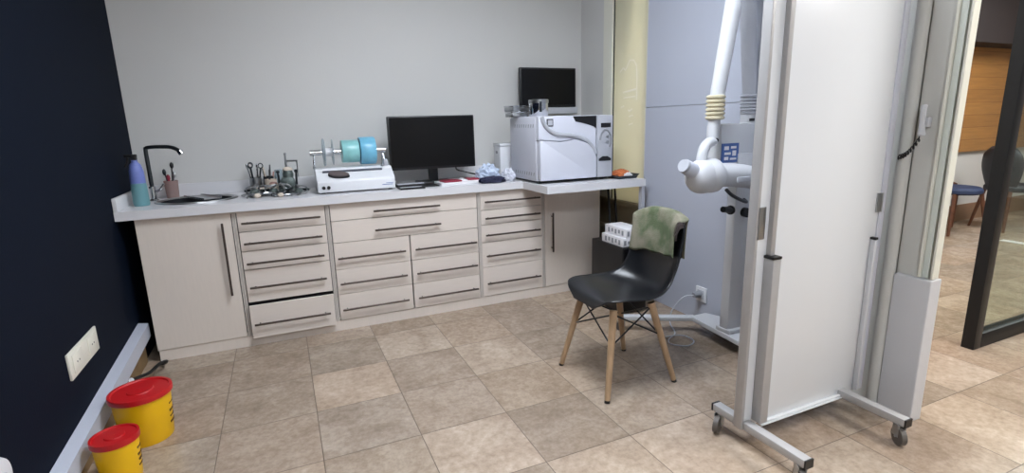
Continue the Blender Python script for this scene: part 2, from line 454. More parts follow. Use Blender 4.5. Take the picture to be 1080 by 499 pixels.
# column at the end of the right wall
cz = 0.637
cb = B(); cb.box(2.378, 2.41, 1.205, 1.30, cz, ZC); cb.box(2.386, 2.41, 1.17, 1.205, cz, ZC); cb.box(2.39, 2.44, 1.30, 1.50, 0, ZC)
struct('trim_3', cb, M['column'], 'pale end column of the right wall')
j = B(); j.box(2.366, 2.3775, 1.206, 1.215, cz + 0.004, ZC); struct('trim_4', j, M['jamb'])
j = B(); j.box(2.376, 2.3855, 1.182, 1.2045, cz + 0.004, ZC); struct('trim_5', j, M['gedge'])
j = B(); j.box(2.366, 2.409, 1.160, 1.1695, cz + 0.004, ZC, 0.003); struct('trim_6', j, M['jamb'])
j = B(); j.box(2.356, 2.43, 1.157, 1.299, 0, cz, 0.004); struct('trim_7', j, M['cover'], 'white sheet cover around the foot of the column')
# conduit running up beside the column
solo('conduit_pipe', 'white vertical conduit pipe running up the column beside the white screen', 'pipe',
     B().cyl((2.364, 1.325, 0), (2.364, 1.325, ZC), 0.024), M['column'])
# far room
struct('wall_far', B().box(2.6, 10.2, 3.5, 3.6, 0, 0.84), M['wall'])
struct('trim_8', B().box(2.6, 10.2, 3.46, 3.6, 0.84, 2.0), M['planks'], 'honey wood planking on the far wall')
struct('trim_9', B().box(2.6, 10.2, 3.2, 3.6, 2.0, ZC), M['darkwall'], 'dark bulkhead above the wood planking')
struct('baseboard_far', B().box(2.6, 10.2, 3.485, 3.5, 0, 0.2), M['brownbase'])
struct('wall_far_right', B().box(10.1, 10.2, -3.1, 3.5, 0, ZC), M['wall'])
struct('baseboard_left', B().box(XL, XL + 0.014, -3.1, 3.44, 0, 0.09), M['tan'])

# cable trunking on the navy wall (runs slightly out of level)
tr = B()
Y0, Y1 = -0.5, 3.44
def tz(y): return 0.082 + (y - 2.1) * 0.055
vs = []
for y in (Y0, Y1):
    z = tz(y)
    vs.append([tr.bm.verts.new(p) for p in ((XL + 0.0005, y, z), (XL + 0.05, y, z), (XL + 0.05, y, z + 0.078), (XL + 0.0005, y, z + 0.086))])
for k in range(4): tr.bm.faces.new((vs[0][k], vs[0][(k + 1) % 4], vs[1][(k + 1) % 4], vs[1][k]))
tr.bm.faces.new(vs[0]); tr.bm.faces.new(vs[1][::-1])
solo('cable_trunking', 'long white cable trunking along the foot of the navy wall', 'trunking', tr, M['trunk'])

# ------------------------------------------------------------------ cabinets
FY = 3.40
def bar_handle(par, x0, x1, z, y=None, vert=None):
    y = FY if y is None else y
    b = B()
    if vert is None:
        b.box(x0, x1, y - 0.034, y - 0.024, z - 0.006, z + 0.006, 0.002, 1)
        for x in (x0 + 0.03, x1 - 0.03): b.cyl((x, y - 0.026, z), (x, y + 0.001, z), 0.0045, n=10)
    else:
        b.box(x0 - 0.006, x0 + 0.006, y - 0.034, y - 0.024, vert[0], vert[1], 0.002, 1)
        for zz in (vert[0] + 0.03, vert[1] - 0.03): b.cyl((x0, y - 0.026, zz), (x0, y + 0.001, zz), 0.0045, n=10)
    part(par, 'handle', b, M['bronze'], 'dark bronze bar handle')
def carcass(t, x0, x1, mids=()):
    b = B()
    e = 0.001
    b.box(x0 + e, x0 + 0.011, FY + 0.002, YB - 0.03, 0.068, 0.844); b.box(x1 - 0.011, x1 - e, FY + 0.002, YB - 0.03, 0.068, 0.844)
    b.box(x0 + 0.011, x1 - 0.011, FY + 0.03, YB - 0.03, 0.068, 0.084); b.box(x0 + 0.011, x1 - 0.011, YB - 0.045, YB - 0.03, 0.084, 0.844)
    b.box(x0 + 0.011, x1 - 0.011, FY + 0.004, YB - 0.045, 0.832, 0.844)
    part(t, 'carcass', b, M['edge'])
    # solid dark block paints the shade seen in the gaps
    part(t, 'gap_shade', B().box(x0 + 0.0115, x1 - 0.0115, FY + 0.025, YB - 0.05, 0.085, 0.831), M['dark'], 'dark block painting the shade in the gaps')
def drawer(t, x0, x1, z0, z1, hx0, hx1, hz, out=0.0):
    b = B(); b.box(x0, x1, FY - out, FY + 0.018 - out, z0, z1, 0.0012, 1)
    if out > 0:
        b.box(x0 + 0.02, x0 + 0.032, FY + 0.018 - out, FY + 0.024, z0 + 0.02, z1 - 0.05)
        b.box(x1 - 0.032, x1 - 0.02, FY + 0.018 - out, FY + 0.024, z0 + 0.02, z1 - 0.05)
    d = part(t, 'drawer', b, M['cab'])
    bar_handle(d, hx0, hx1, hz, FY - out)
def stack(t, x0, x1, zs, hzs, hx0, hx1, openlast=0.0, gap=0.004):
    for k in range(len(zs) - 1):
        last = k == len(zs) - 2
        o = openlast if last else 0.0
        top = zs[k] - gap / 2; bot = zs[k + 1] + gap / 2
        if o: top -= 0.012; bot -= 0.014
        drawer(t, x0, x1, bot, top, hx0, hx1, hzs[k], o)
X = [-0.772, -0.288, 0.232, 1.24, 1.747, 2.247]
t = thing('base_cabinet', 'cream sink cabinet with one tall plain door next to navy wall', 'cabinet', (X[0], FY, 0))
carcass(t, X[0], X[1])
d = part(t, 'door', B().box(X[0] + 0.002, X[1] - 0.016, FY, FY + 0.018, 0.070, 0.842, 0.0012, 1), M['cabv'])
bar_handle(d, -0.35, -0.35, 0, vert=(0.347, 0.785))
t = thing('drawer_cabinet', 'cream five drawer cabinet with its lowest drawer pulled slightly open', 'cabinet', (X[1], FY, 0), 'cream five drawer cabinets')
carcass(t, X[1], X[2])
stack(t, X[1] + 0.016, X[2] - 0.016, [0.842, 0.717, 0.599, 0.484, 0.279, 0.07], [0.772, 0.649, 0.526, 0.376, 0.151], -0.252, 0.187, 0.03)
t = thing('drawer_cabinet', 'widest cream cabinet with two wide drawers above six smaller ones', 'cabinet', (X[2], FY, 0))
carcass(t, X[2], X[3])
stack(t, X[2] + 0.016, X[3] - 0.016, [0.842, 0.73, 0.588], [0.777, 0.651], 0.51, 0.952)
mid = 0.737
stack(t, X[2] + 0.016, mid - 0.004, [0.588, 0.413, 0.246, 0.07], [0.491, 0.322, 0.147], 0.265, 0.70)
stack(t, mid + 0.004, X[3] - 0.016, [0.588, 0.413, 0.246, 0.07], [0.491, 0.322, 0.147], 0.765, 1.205)
t = thing('drawer_cabinet', 'cream five drawer cabinet with all drawers shut left of the overhanging counter', 'cabinet', (X[3], FY, 0), 'cream five drawer cabinets')
carcass(t, X[3], X[4])
stack(t, X[3] + 0.012, X[4] - 0.012, [0.842, 0.708, 0.603, 0.475, 0.29, 0.07], [0.770, 0.652, 0.53, 0.378, 0.171], 1.275, 1.71)
t = thing('base_cabinet', 'cream cabinet with one door under the overhanging counter behind black chair', 'cabinet', (X[4], FY, 0))
carcass(t, X[4], X[5])
d = part(t, 'door', B().box(X[4] + 0.014, X[5] - 0.002, FY, FY + 0.018, 0.070, 0.842, 0.0012, 1), M['cabv'])
bar_handle(d, 1.816, 1.816, 0, vert=(0.344, 0.645))
solo('plinth', 'long cream plinth board under the row of cabinets', 'plinth', B().box(X[0] + 0.006, X[5] - 0.002, FY + 0.006, FY + 0.028, 0.0, 0.067), M['cabv'])

# worktop with a hole for the sink, a deeper right end, upstands and an end leg
SC, SA, SB_ = Vector((-0.495, 3.70)), 0.205, 0.185
t = thing('worktop', 'long white worktop with upstand and a deeper step at its right end', 'worktop', (0.7, 3.7, 0.845))
b = B()
outer = [(-0.848, 3.37), (1.57, 3.37), (1.57, 2.99), (2.36, 2.99), (2.36, 3.996), (-0.848, 3.996)]
inner = [(SC.x + SA * math.cos(2 * PI * k / 40), SC.y + SB_ * math.sin(2 * PI * k / 40)) for k in range(40)]
edges = []
for loop in (outer, inner):
    vv = [b.bm.verts.new((x, y, 0.845)) for x, y in loop]
    edges += [b.bm.edges.new((vv[k], vv[(k + 1) % len(vv)])) for k in range(len(vv))]
r = bmesh.ops.triangle_fill(b.bm, use_beauty=True, use_dissolve=False, edges=edges)
r = bmesh.ops.extrude_face_region(b.bm, geom=list(b.bm.faces))
bmesh.ops.translate(b.bm, vec=(0, 0, 0.05), verts=[v for v in r['geom'] if isinstance(v, bmesh.types.BMVert)])
part(t, 'top', b, M['quartz'])
b = B(); b.box(-0.828, 1.50, 3.976, 3.997, 0.895, 0.975, 0.002); b.box(-0.848, -0.829, 3.375, 3.997, 0.895, 0.968, 0.002)
part(t, 'upstand', b, M['quartz'])
part(t, 'leg', B().box(2.332, 2.358, 2.995, 3.03, 0, 0.845), M['lgrey'], 'slim grey end leg')

# ------------------------------------------------------------------ sink area
t = thing('sink', 'round dark stainless sink set into the left end of the worktop', 'sink', (SC.x, SC.y, 0.895))
rim = B().lathe((SC.x, SC.y, 0), [(0.225, 0.8955), (0.223, 0.902), (0.205, 0.903), (0.196, 0.895), (0.192, 0.895), (0.203, 0.899), (0.225, 0.8955)], 48, sy=0.9)
part(t, 'rim', rim, M['steel'])
bas = B().lathe((SC.x, SC.y, 0), [(0.197, 0.897), (0.190, 0.85), (0.175, 0.78), (0.14, 0.76), (0.02, 0.752), (0.001, 0.752)], 48, sy=0.9)
part(t, 'basin', bas, M['steeld'])
part(t, 'drain', B().lathe((SC.x, SC.y, 0.753), [(0.035, 0), (0.035, 0.003), (0.025, 0.004), (0.001, 0.002)], 24), M['chrome'])
t = thing('draining_tray', 'narrow steel tray resting across the sink rim', 'tray', (-0.47, 3.74, 0.9035))
tb = B(); tb.obox((-0.47, 3.73, 0.905), (0.10, 0.29, 0.003), (0, 0, 0.5)); part(t, 'tray_base', tb, M['steel'])
tb = B(); tb.obox((-0.47 - 0.044, 3.73 - 0.024, 0.910), (0.004, 0.29, 0.010), (0, 0, 0.5)); tb.obox((-0.47 + 0.044, 3.73 + 0.024, 0.910), (0.004, 0.29, 0.010), (0, 0, 0.5)); part(t, 'tray_lip', tb, M['chrome'])
fx, fy = -0.738, 3.80
t = thing('faucet', 'tall dark chrome faucet with long horizontal spout over the sink', 'faucet', (fx, fy, 0.895))
part(t, 'body', B().lathe((fx, fy, 0.895), [(0.001, 0), (0.028, 0), (0.028, 0.006), (0.019, 0.012), (0.018, 0.09), (0.001, 0.092)], 24), M['chrome'])
part(t, 'spout', B().tube([(fx, fy, 0.98), (fx, fy, 1.10), (fx, fy, 1.205), (fx + 0.006, fy - 0.002, 1.217), (fx + 0.02, fy - 0.007, 1.221), (fx + 0.06, fy - 0.022, 1.223), (fx + 0.13, fy - 0.045, 1.220), (fx + 0.168, fy - 0.06, 1.206), (fx + 0.185, fy - 0.066, 1.19)], [0.0115], 12, smooth=5), M['steeld'])
part(t, 'aerator', B().cyl((fx + 0.183, fy - 0.066, 1.196), (fx + 0.194, fy - 0.07, 1.175), 0.016, n=20), M['chrome'])
part(t, 'lever', B().tube([(fx + 0.018, fy - 0.01, 0.95), (fx + 0.045, fy - 0.02, 0.965), (fx + 0.07, fy - 0.03, 1.0)], [0.009, 0.007, 0.006], 10), M['chrome'])
bx, by = -0.762, 3.60
t = thing('spray_bottle', 'teal and violet spray bottle standing beside the faucet', 'bottle', (bx, by, 0.895))
part(t, 'bottle_body', B().lathe((bx, by, 0.895), [(0.001, 0), (0.037, 0), (0.041, 0.01), (0.040, 0.11), (0.038, 0.13), (0.001, 0.13)], 28), M['teal'])
part(t, 'bottle_sleeve', B().lathe((bx, by, 0.895), [(0.001, 0.1305), (0.038, 0.1305), (0.036, 0.20), (0.027, 0.237), (0.016, 0.25), (0.015, 0.262), (0.001, 0.262)], 28), M['purple'], 'violet blue upper half')
tg = B(); tg.box(bx - 0.014, bx + 0.014, by - 0.014, by + 0.014, 1.157, 1.175, 0.003); tg.box(bx - 0.045, bx + 0.016, by - 0.011, by + 0.011, 1.172, 1.19, 0.004)
tg.tube([(bx - 0.03, by, 1.172), (bx - 0.036, by, 1.14), (bx - 0.05, by, 1.12)], 0.006, 8)
part(t, 'trigger_head', tg, M['black'])
hang = B(); hang.sphere((-0.806, 3.55, 1.055), 0.022, (0.7, 1.2, 1.3), 14); hang.tube([(-0.80, 3.545, 1.05), (-0.775, 3.55, 1.06), (-0.76, 3.55, 1.02)], 0.006, 8)
# cup of brushes
cx, cy = -0.655, 3.915
t = thing('brush_cup', 'clear pinkish cup holding brushes between faucet and back wall', 'cup', (cx, cy, 0.895))
part(t, 'cup', B().lathe((cx, cy, 0.895), [(0.001, 0.001), (0.034, 0.001), (0.04, 0.11), (0.038, 0.11), (0.032, 0.006), (0.001, 0.006)], 28), M['cupclear'])
for k, (dx, dy, h, mm) in enumerate(((-0.02, 0.0, 0.19, 'steeld'), (0.012, 0.01, 0.235, 'black'), (0.02, -0.012, 0.17, 'steel'), (-0.005, -0.015, 0.15, 'crimson'))):
    b = B(); b.tube([(cx + dx * 0.3, cy + dy * 0.3, 0.905), (cx + dx * 1.2, cy + dy * 1.2, 0.895 + h * 0.8)], 0.004, 8)
    b.sphere((cx + dx * 1.35, cy + dy * 1.3, 0.895 + h * 0.87), 0.011, (1, 0.8, 1.9), 12)
    part(t, 'brush', b, M[mm])
hang.bm.free()

# ------------------------------------------------------------------ dental tools beside the sink
def jar(name, label, x, y, r, h, m):
    t = thing(name, label, 'jar', (x, y, 0.895))
    part(t, 'jar_body', B().lathe((x, y, 0.895), [(0.001, 0.001), (r * 0.92, 0.001), (r, h * 0.2), (r * 0.95, h), (r * 0.88, h), (r * 0.9, h * 0.2), (r * 0.8, 0.006), (0.001, 0.006)], 24), m)
    return t
t = jar('instrument_jar', 'metal jar full of pliers and scissors at left of the instrument pile', -0.168, 3.88, 0.038, 0.10, M['steel'])
rr = random.Random(5)
for k in range(6):
    a = k * 1.05; dx, dy = 0.024 * math.cos(a), 0.024 * math.sin(a)
    p0 = (-0.168 + dx * 0.5, 3.88 + dy * 0.5, 0.903); h = rr.uniform(0.14, 0.18)
    p1 = (-0.168 + dx * 1.7, 3.88 + dy * 1.5, 0.895 + h)
    b = B(); b.tube([p0, p1], 0.005, 8)
    if k % 2 == 0:
        c = Vector(p1); b.tube([c + Vector((0.014 * math.cos(q * PI / 6), 0, 0.012 + 0.016 * math.sin(q * PI / 6))) for q in range(13)], 0.0035, 6)
    else: b.sphere(p1, 0.008, (1, 1, 2.2), 10)
    part(t, 'instrument', b, M['steeld' if k % 2 == 0 else 'chrome'])
t = jar('instrument_jar', 'second metal jar of dark tools right behind the first one', -0.088, 3.935, 0.034, 0.10, M['steeld'])
for k in range(5):
    a = k * 1.3; dx, dy = 0.02 * math.cos(a), 0.02 * math.sin(a)
    b = B(); b.tube([(-0.088 + dx * 0.5, 3.935 + dy * 0.5, 0.903), (-0.088 + dx * 1.8, 3.935 + dy * 1.3, 0.895 + 0.13 + 0.012 * k)], [0.007, 0.005], 8)
    part(t, 'instrument', b, M[('pink', 'chrome', 'steeld', 'plaster', 'steel')[k]])
t = jar('plaster_cup', 'beige plaster cup between the metal jar and the articulator', -0.075, 3.87, 0.04, 0.085, M['plaster'])
part(t, 'cup_filling', B().lathe((-0.075, 3.87, 0.955), [(0.001, 0), (0.032, 0), (0.032, 0.008), (0.001, 0.012)], 20), M['pink'])
t = jar('plaster_pot', 'wide plaster pot between the jars and the tall articulator', -0.06, 3.80, 0.042, 0.06, M['plaster'])
part(t, 'pot_filling', B().lathe((-0.06, 3.80, 0.935), [(0.001, 0), (0.034, 0), (0.034, 0.01), (0.02, 0.03), (0.001, 0.034)], 20), M['pink'])
jar('glass_beaker', 'thin clear beaker standing behind the plaster cup', -0.022, 3.945, 0.026, 0.14, M['clear'])
# articulator
ax, ay = 0.03, 3.70
t = thing('articulator', 'tall grey green dental articulator with a post at the pile of tools', 'articulator', (ax, ay, 0.895))
b = B(); b.box(ax - 0.055, ax + 0.055, ay - 0.06, ay + 0.06, 0.897, 0.915, 0.004); b.prism([(ax - 0.05, 0.915), (ax + 0.05, 0.915), (ax + 0.04, 0.99), (ax + 0.02, 1.0), (ax - 0.03, 1.0), (ax - 0.046, 0.98)], ay - 0.03, ay + 0.05, 'Y', 0.004)
part(t, 'frame', b, M['darkgreen'])
part(t, 'cast', B().lathe((ax + 0.005, ay, 1.0), [(0.001, 0), (0.032, 0), (0.034, 0.02), (0.026, 0.045), (0.012, 0.055), (0.001, 0.056)], 20), M['darkgreen'])
part(t, 'upper_ring', B().lathe((ax + 0.005, ay, 1.045), [(0.001, 0), (0.03, 0), (0.03, 0.012), (0.014, 0.022), (0.001, 0.022)], 20), M['plaster'])
b = B(); b.cyl((ax, ay, 1.06), (ax, ay, 1.15), 0.008, 0.006, 12); b.sphere((ax, ay, 1.15), 0.009, n=10)
b.cyl((ax, ay, 1.105), (ax + 0.07, ay - 0.01, 1.105), 0.006, n=10); b.cyl((ax + 0.066, ay - 0.01, 1.105), (ax + 0.066, ay - 0.01, 1.0), 0.004, n=8)
part(t, 'incisal_pin', b, M['steel'])
for sx in (-1, 1):
    b = B(); b.cyl((ax + 0.05 * sx, ay + 0.03, 0.915), (ax + 0.055 * sx, ay + 0.03, 1.03), 0.009, 0.006, 12); b.sphere((ax + 0.055 * sx, ay + 0.03, 1.035), 0.012, n=12)
    part(t, 'side_post', b, M['steeld'])
# loose pliers and tools: built once, then copied
t0 = thing('dental_pliers', 'steel pliers lying front left of the instrument pile', 'pliers', (-0.19, 3.60, 0.895), 'loose pliers on the worktop')
for sx in (-1, 1):
    b = B(); b.tube([(-0.19 + 0.022 * sx, 3.54, 0.903), (-0.19 + 0.018 * sx, 3.58, 0.905), (-0.19, 3.61, 0.905), (-0.19 - 0.007 * sx, 3.63, 0.905), (-0.19 - 0.002 * sx, 3.655, 0.903)], [0.006], 8, smooth=4)
    part(t0, 'lever_arm', b, M['steel'])
part(t0, 'pivot', B().cyl((-0.19, 3.612, 0.896), (-0.19, 3.612, 0.913), 0.011, n=16), M['steeld'])
def dup(root, loc, rz, label, group=None):
    r = root.copy(); COL.objects.link(r); r.location = loc; r.rotation_euler = (0, 0, rz); r['label'] = label
    if group: r['group'] = group
    for ch in list(root.children):
        c = ch.copy(); COL.objects.link(c); c.parent = r
        for gch in list(ch.children):
            d2 = gch.copy(); COL.objects.link(d2); d2.parent = c
    return r
for x, y, rz, z, lab in ((-0.125, 3.64, 1.2, 0, 'steel pliers lying between metal jar and worktop front edge'),
                      (-0.06, 3.58, 0.5, 0, 'steel pliers lying in front of the plaster cup'),
                      (0.0, 3.56, 2.2, 0, 'steel pliers lying front centre of the articulator'),
                      (0.075, 3.585, -0.9, 0, 'steel pliers lying front right of the articulator'),
                      (-0.10, 3.72, 1.9, 0, 'steel pliers lying under the plaster cup'),
                      (-0.20, 3.72, -0.5, 0, 'steel pliers beside the metal jar at the left end of the pile'),
                      (0.09, 3.66, 2.6, 0, 'steel pliers right of the articulator base'),
                      (-0.03, 3.76, 1.4, 0, 'steel pliers behind the plaster lump left of the articulator'),
                      (-0.12, 3.58, 2.3, 0.016, 'steel pliers crossing over the front left pliers'),
                      (0.035, 3.595, 1.6, 0.016, 'steel pliers crossing over the pliers before the articulator'),
                      (-0.16, 3.68, 0.7, 0.016, 'steel pliers on top of others before the metal jar'),
                      (-0.05, 3.66, 0.1, 0.016, 'steel pliers on top of the other pliers left of articulator')):
    dup(t0, (x, y, 0.895 + z), rz, lab)
h0 = thing('hinge_articulator', 'small steel hinge articulator nearest the metal jar', 'articulator', (-0.11, 3.70, 0.9), 'small hinge articulators in the tool pile')
for nm, zz, tl in (('lower_arm', 0.908, 0.0), ('upper_arm', 0.945, 0.012)):
    b = B(); b.tube([(-0.145, 3.72, 0.925), (-0.145, 3.70, zz), (-0.11, 3.665, zz + tl), (-0.075, 3.70, zz), (-0.075, 3.72, 0.925)], [0.006], 8, smooth=4)
    b.box(-0.135, -0.085, 3.665, 3.70, zz - 0.003 + tl * 0.5, zz + 0.003 + tl * 0.5, 0.001)
    part(h0, nm, b, M['steel'])
part(h0, 'hinge_pin', B().cyl((-0.155, 3.72, 0.925), (-0.065, 3.72, 0.925), 0.007, n=12), M['steeld'])
part(h0, 'plaster_model', B().lathe((-0.11, 3.682, 0.912), [(0.001, 0), (0.024, 0), (0.026, 0.012), (0.016, 0.024), (0.001, 0.022)], 18), M['darkgreen'])
for x, y, rz, z, lab in ((-0.075, 3.62, 0.9, 0.008, 'small steel hinge articulator at the front middle of the tool pile'),
                         (0.098, 3.59, -0.7, 0.0, 'small steel hinge articulator at the right end of the tool pile'),
                         (-0.175, 3.60, 0.4, 0.014, 'small steel hinge articulator at the front left of the tool pile'),
                         (0.012, 3.575, -2.0, 0.014, 'small steel hinge articulator in front of the tall articulator')):
    dup(h0, (x, y, 0.9 + z), rz, lab)
solo('plaster_lump', 'small white plaster lump among the steel pliers', 'plaster', B().sphere((-0.022, 3.52, 0.909), 0.014, (1.4, 1, 1), 12), M['plaster'], 'plaster lumps among the pliers')
solo('plaster_lump', 'pale plaster lump at the left end of the pliers pile', 'plaster', B().sphere((-0.155, 3.545, 0.911), 0.016, (1.3, 1, 1), 12), M['plaster'], 'plaster lumps among the pliers')
solo('modelling_block', 'beige dental cast block in front of the metal jars', 'dental cast', B().box(-0.165, -0.118, 3.785, 3.825, 0.896, 0.94, 0.008), M['plaster'])

# ------------------------------------------------------------------ sealing machine with pouch rolls
t = thing('sealing_machine', 'white pouch sealing machine left of the large black monitor', 'sealer', (0.44, 3.6, 0.895))
prof = [(3.49, 0.905), (3.49, 0.97), (3.50, 0.982), (3.585, 1.028), (3.60, 1.048), (3.74, 1.048), (3.75, 1.04), (3.75, 0.905)]
b = B(); b.prism(prof, 0.197, 0.686, 'X', 0.004)
part(t, 'housing', b, M['white'])
part(t, 'sealing_slot', B().obox((0.43, 3.578, 1.0285), (0.38, 0.014, 0.01), (math.radians(28), 0, 0)), M['slot'], 'dark grey sealing slot')
for k, kx in enumerate((0.232, 0.262)):
    part(t, 'knob', B().cyl((kx, 3.4895, 0.935), (kx, 3.478, 0.935), 0.0115, 0.010, 20), M['black'], 'round black knob')
part(t, 'front_mark', B().box(0.60, 0.668, 3.4885, 3.4905, 0.93, 0.934).box(0.625, 0.672, 3.4885, 3.4905, 0.94, 0.943), M['bluelabel'], 'thin blue printed marks')
part(t, 'side_button', B().cyl((0.628, 3.60, 1.047), (0.628, 3.60, 1.053), 0.012, n=16), M['grey'])
for x in (0.23, 0.655):
    for y in (3.52, 3.72): part(t, 'foot', B().cyl((x, y, 0.8955), (x, y, 0.906), 0.014, n=12), M['black'])
RY, RZ = 3.69, 1.15
rk = B(); rk.cyl((0.18, RY, RZ), (0.672, RY, RZ), 0.019, n=20); part(t, 'roll_rod', rk, M['chrome'])
for x, sx in ((0.205, -1), (0.652, 1)):
    b = B(); b.tube([(x, RY + 0.03, 1.046), (x, RY + 0.004, RZ), (x + 0.012 * sx, RY - 0.03, 1.046)], 0.0045, 8)
    b.cyl((x, RY + 0.016, 1.10), (x + 0.008 * sx, RY - 0.014, 1.10), 0.0035, n=8)
    part(t, 'rod_bracket', b, M['chrome'])
part(t, 'cutter', B().box(0.64, 0.668, 3.60, 3.66, 1.046, 1.09, 0.004), M['lgrey'])
def roll(name, label, x0, x1, r, m, core=0.0195, capm=None):
    t = thing(name, label, 'roll', ((x0 + x1) / 2, RY, RZ - r), 'pouch rolls on the sealing machine')
    part(t, 'film_roll', B().lathe((x0, RY, RZ), [(core, 0), (r * 0.97, 0), (r, 0.004), (r, x1 - x0 - 0.004), (r * 0.97, x1 - x0), (core, x1 - x0), (core, 0)], 40, 'X'), m)
    return t
roll('pouch_roll', 'clear nearly empty pouch roll at the left end of the chrome rod', 0.262, 0.274, 0.09, M['clear'])
t2 = bpy.data.objects['pouch_roll']
part(t2, 'end_disc', B().lathe((0.322, RY, RZ), [(0.0195, 0), (0.085, 0), (0.085, 0.003), (0.0195, 0.003), (0.0195, 0)], 40, 'X'), M['clear'])
part(t2, 'core', B().lathe((0.274, RY, RZ), [(0.0195, 0.0), (0.027, 0.0), (0.027, 0.048), (0.0195, 0.048), (0.0195, 0)], 24, 'X'), M['paper'], 'white cardboard core')
roll('pouch_roll', 'pale green pouch roll in the middle of the chrome rod', 0.38, 0.492, 0.075, M['greenfilm'])
roll('pouch_roll', 'thick light blue pouch roll at the right of the chrome rod', 0.497, 0.60, 0.092, M['bluefilm'])
b = B(); b.grid(lambda u, v: Vector((0.33 + 0.17 * u, 3.585 + 0.0 * v, 1.05)), 1, 1); b.bm.free()
t = thing('glasses_case', 'flat dark grey rounded case lying on the white sealing machine', 'case', (0.36, 3.535, 1.0))
for nm, h0, h1, mm, sc_ in (('case_bottom', 0.0, 0.013, 'black', 1.0), ('case_lid', 0.0131, 0.024, 'case', 0.95)):
    b = B(); n = 28
    pr_ = [(0.068 * sc_ * math.cos(2 * PI * k / n), 0.027 * sc_ * math.sin(2 * PI * k / n) * (1 - 0.3 * math.cos(2 * PI * k / n))) for k in range(n)]
    b.prism(pr_, h0, h1, 'Z', 0.003)
    mtx = Matrix.Translation((0.335, 3.53, 1.001)) @ Matrix.Rotation(math.radians(28), 4, 'X') @ Matrix.Rotation(-0.25, 4, 'Z')
    bmesh.ops.transform(b.bm, matrix=mtx, verts=b.bm.verts)
    part(t, nm, b, M[mm])

# ------------------------------------------------------------------ monitors
t = thing('monitor', 'large black monitor standing in the middle of the worktop', 'monitor', (1.02, 3.75, 0.895))
part(t, 'casing', B().box(0.702, 1.338, 3.705, 3.74, 0.998, 1.374, 0.006), M['black'])
part(t, 'screen', B().box(0.714, 1.326, 3.7035, 3.706, 1.016, 1.364), M['blackgloss'], 'dark glossy screen')
part(t, 'neck', B().box(0.985, 1.055, 3.742, 3.765, 0.905, 1.10, 0.004), M['black'])
part(t, 'base', B().box(0.90, 1.15, 3.66, 3.84, 0.8955, 0.908, 0.005), M['black'])
part(t, 'cable', B().tube([(1.19, 3.73, 1.0), (1.21, 3.76, 0.975), (1.27, 3.74, 0.955), (1.34, 3.70, 0.935), (1.40, 3.66, 0.915), (1.45, 3.66, 0.90)], 0.006, 8, smooth=5), M['black'])
t = thing('monitor', 'smaller black monitor on a grey bar mounted above the autoclave', 'monitor', (2.06, 3.9, 1.38))
MZ = 3.885
part(t, 'casing', B().box(1.805, 2.318, MZ, MZ + 0.035, 1.425, 1.737, 0.008), M['black'])
part(t, 'screen', B().box(1.82, 2.303, MZ - 0.0018, MZ + 0.001, 1.445, 1.722), M['blackgloss'], 'dark glossy screen')
part(t, 'support_bar', B().box(1.93, 2.33, MZ - 0.01, MZ + 0.06, 1.372, 1.424, 0.004), M['lgrey'], 'light grey bar under the screen')
part(t, 'wall_mount', B().box(1.98, 2.14, MZ + 0.036, YB, 1.5, 1.66, 0.004).box(2.02, 2.10, MZ + 0.06, YB, 1.38, 1.42), M['steel'])

# ------------------------------------------------------------------ clutter below and right of the monitor
t = thing('instrument_tray', 'black tray at the worktop front edge left of the papers', 'tray', (0.78, 3.45, 0.895), 'black trays below the monitor')
b = B(); b.box(0.70, 0.865, 3.40, 3.51, 0.8955, 0.899, 0.001); b.box(0.70, 0.865, 3.40, 3.405, 0.899, 0.908); b.box(0.70, 0.865, 3.505, 3.51, 0.899, 0.908); b.box(0.70, 0.705, 3.405, 3.505, 0.899, 0.908); b.box(0.86, 0.865, 3.405, 3.505, 0.899, 0.908)
part(t, 'tray_body', b, M['black'])
part(t, 'tray_lining', B().box(0.706, 0.859, 3.407, 3.503, 0.8995, 0.903), M['lgrey'], 'pale lining')
t = thing('keyboard', 'narrow black and silver keyboard lying behind the black tray', 'keyboard', (0.78, 3.58, 0.895))
part(t, 'keyboard_base', B().box(0.705, 0.90, 3.535, 3.63, 0.8955, 0.915, 0.003), M['black'])
part(t, 'key_row', B().box(0.712, 0.893, 3.536, 3.555, 0.9152, 0.921).box(0.712, 0.893, 3.562, 3.60, 0.9152, 0.919), M['lgrey'], 'pale silver strip')
solo('clipboard', 'black clipboard lying under the monitor stand', 'clipboard', B().box(0.87, 0.985, 3.47, 3.64, 0.8955, 0.902, 0.002), M['black'])
solo('paper_pile', 'white paper pile under the red booklets below the monitor', 'paper', B().box(0.995, 1.30, 3.46, 3.65, 0.8955, 0.912, 0.002), M['paper'])
solo('booklet', 'dark red booklet lying on white papers below the monitor', 'booklet', B().obox((1.09, 3.55, 0.9175), (0.13, 0.10, 0.010), (0, 0, 0.12), 0.001), M['crimson'], 'red booklets on the papers')
solo('booklet', 'dark red booklet at the right end of the white papers', 'booklet', B().obox((1.265, 3.60, 0.9175), (0.09, 0.10, 0.010), (0, 0, -0.1), 0.001), M['crimson'], 'red booklets on the papers')
solo('folded_paper', 'folded white paper between the two red booklets', 'paper', B().prism([(1.15, 0.9125), (1.215, 0.9125), (1.21, 0.918), (1.185, 0.93), (1.155, 0.918)], 3.52, 3.60, 'Y', 0.001), M['paper'])
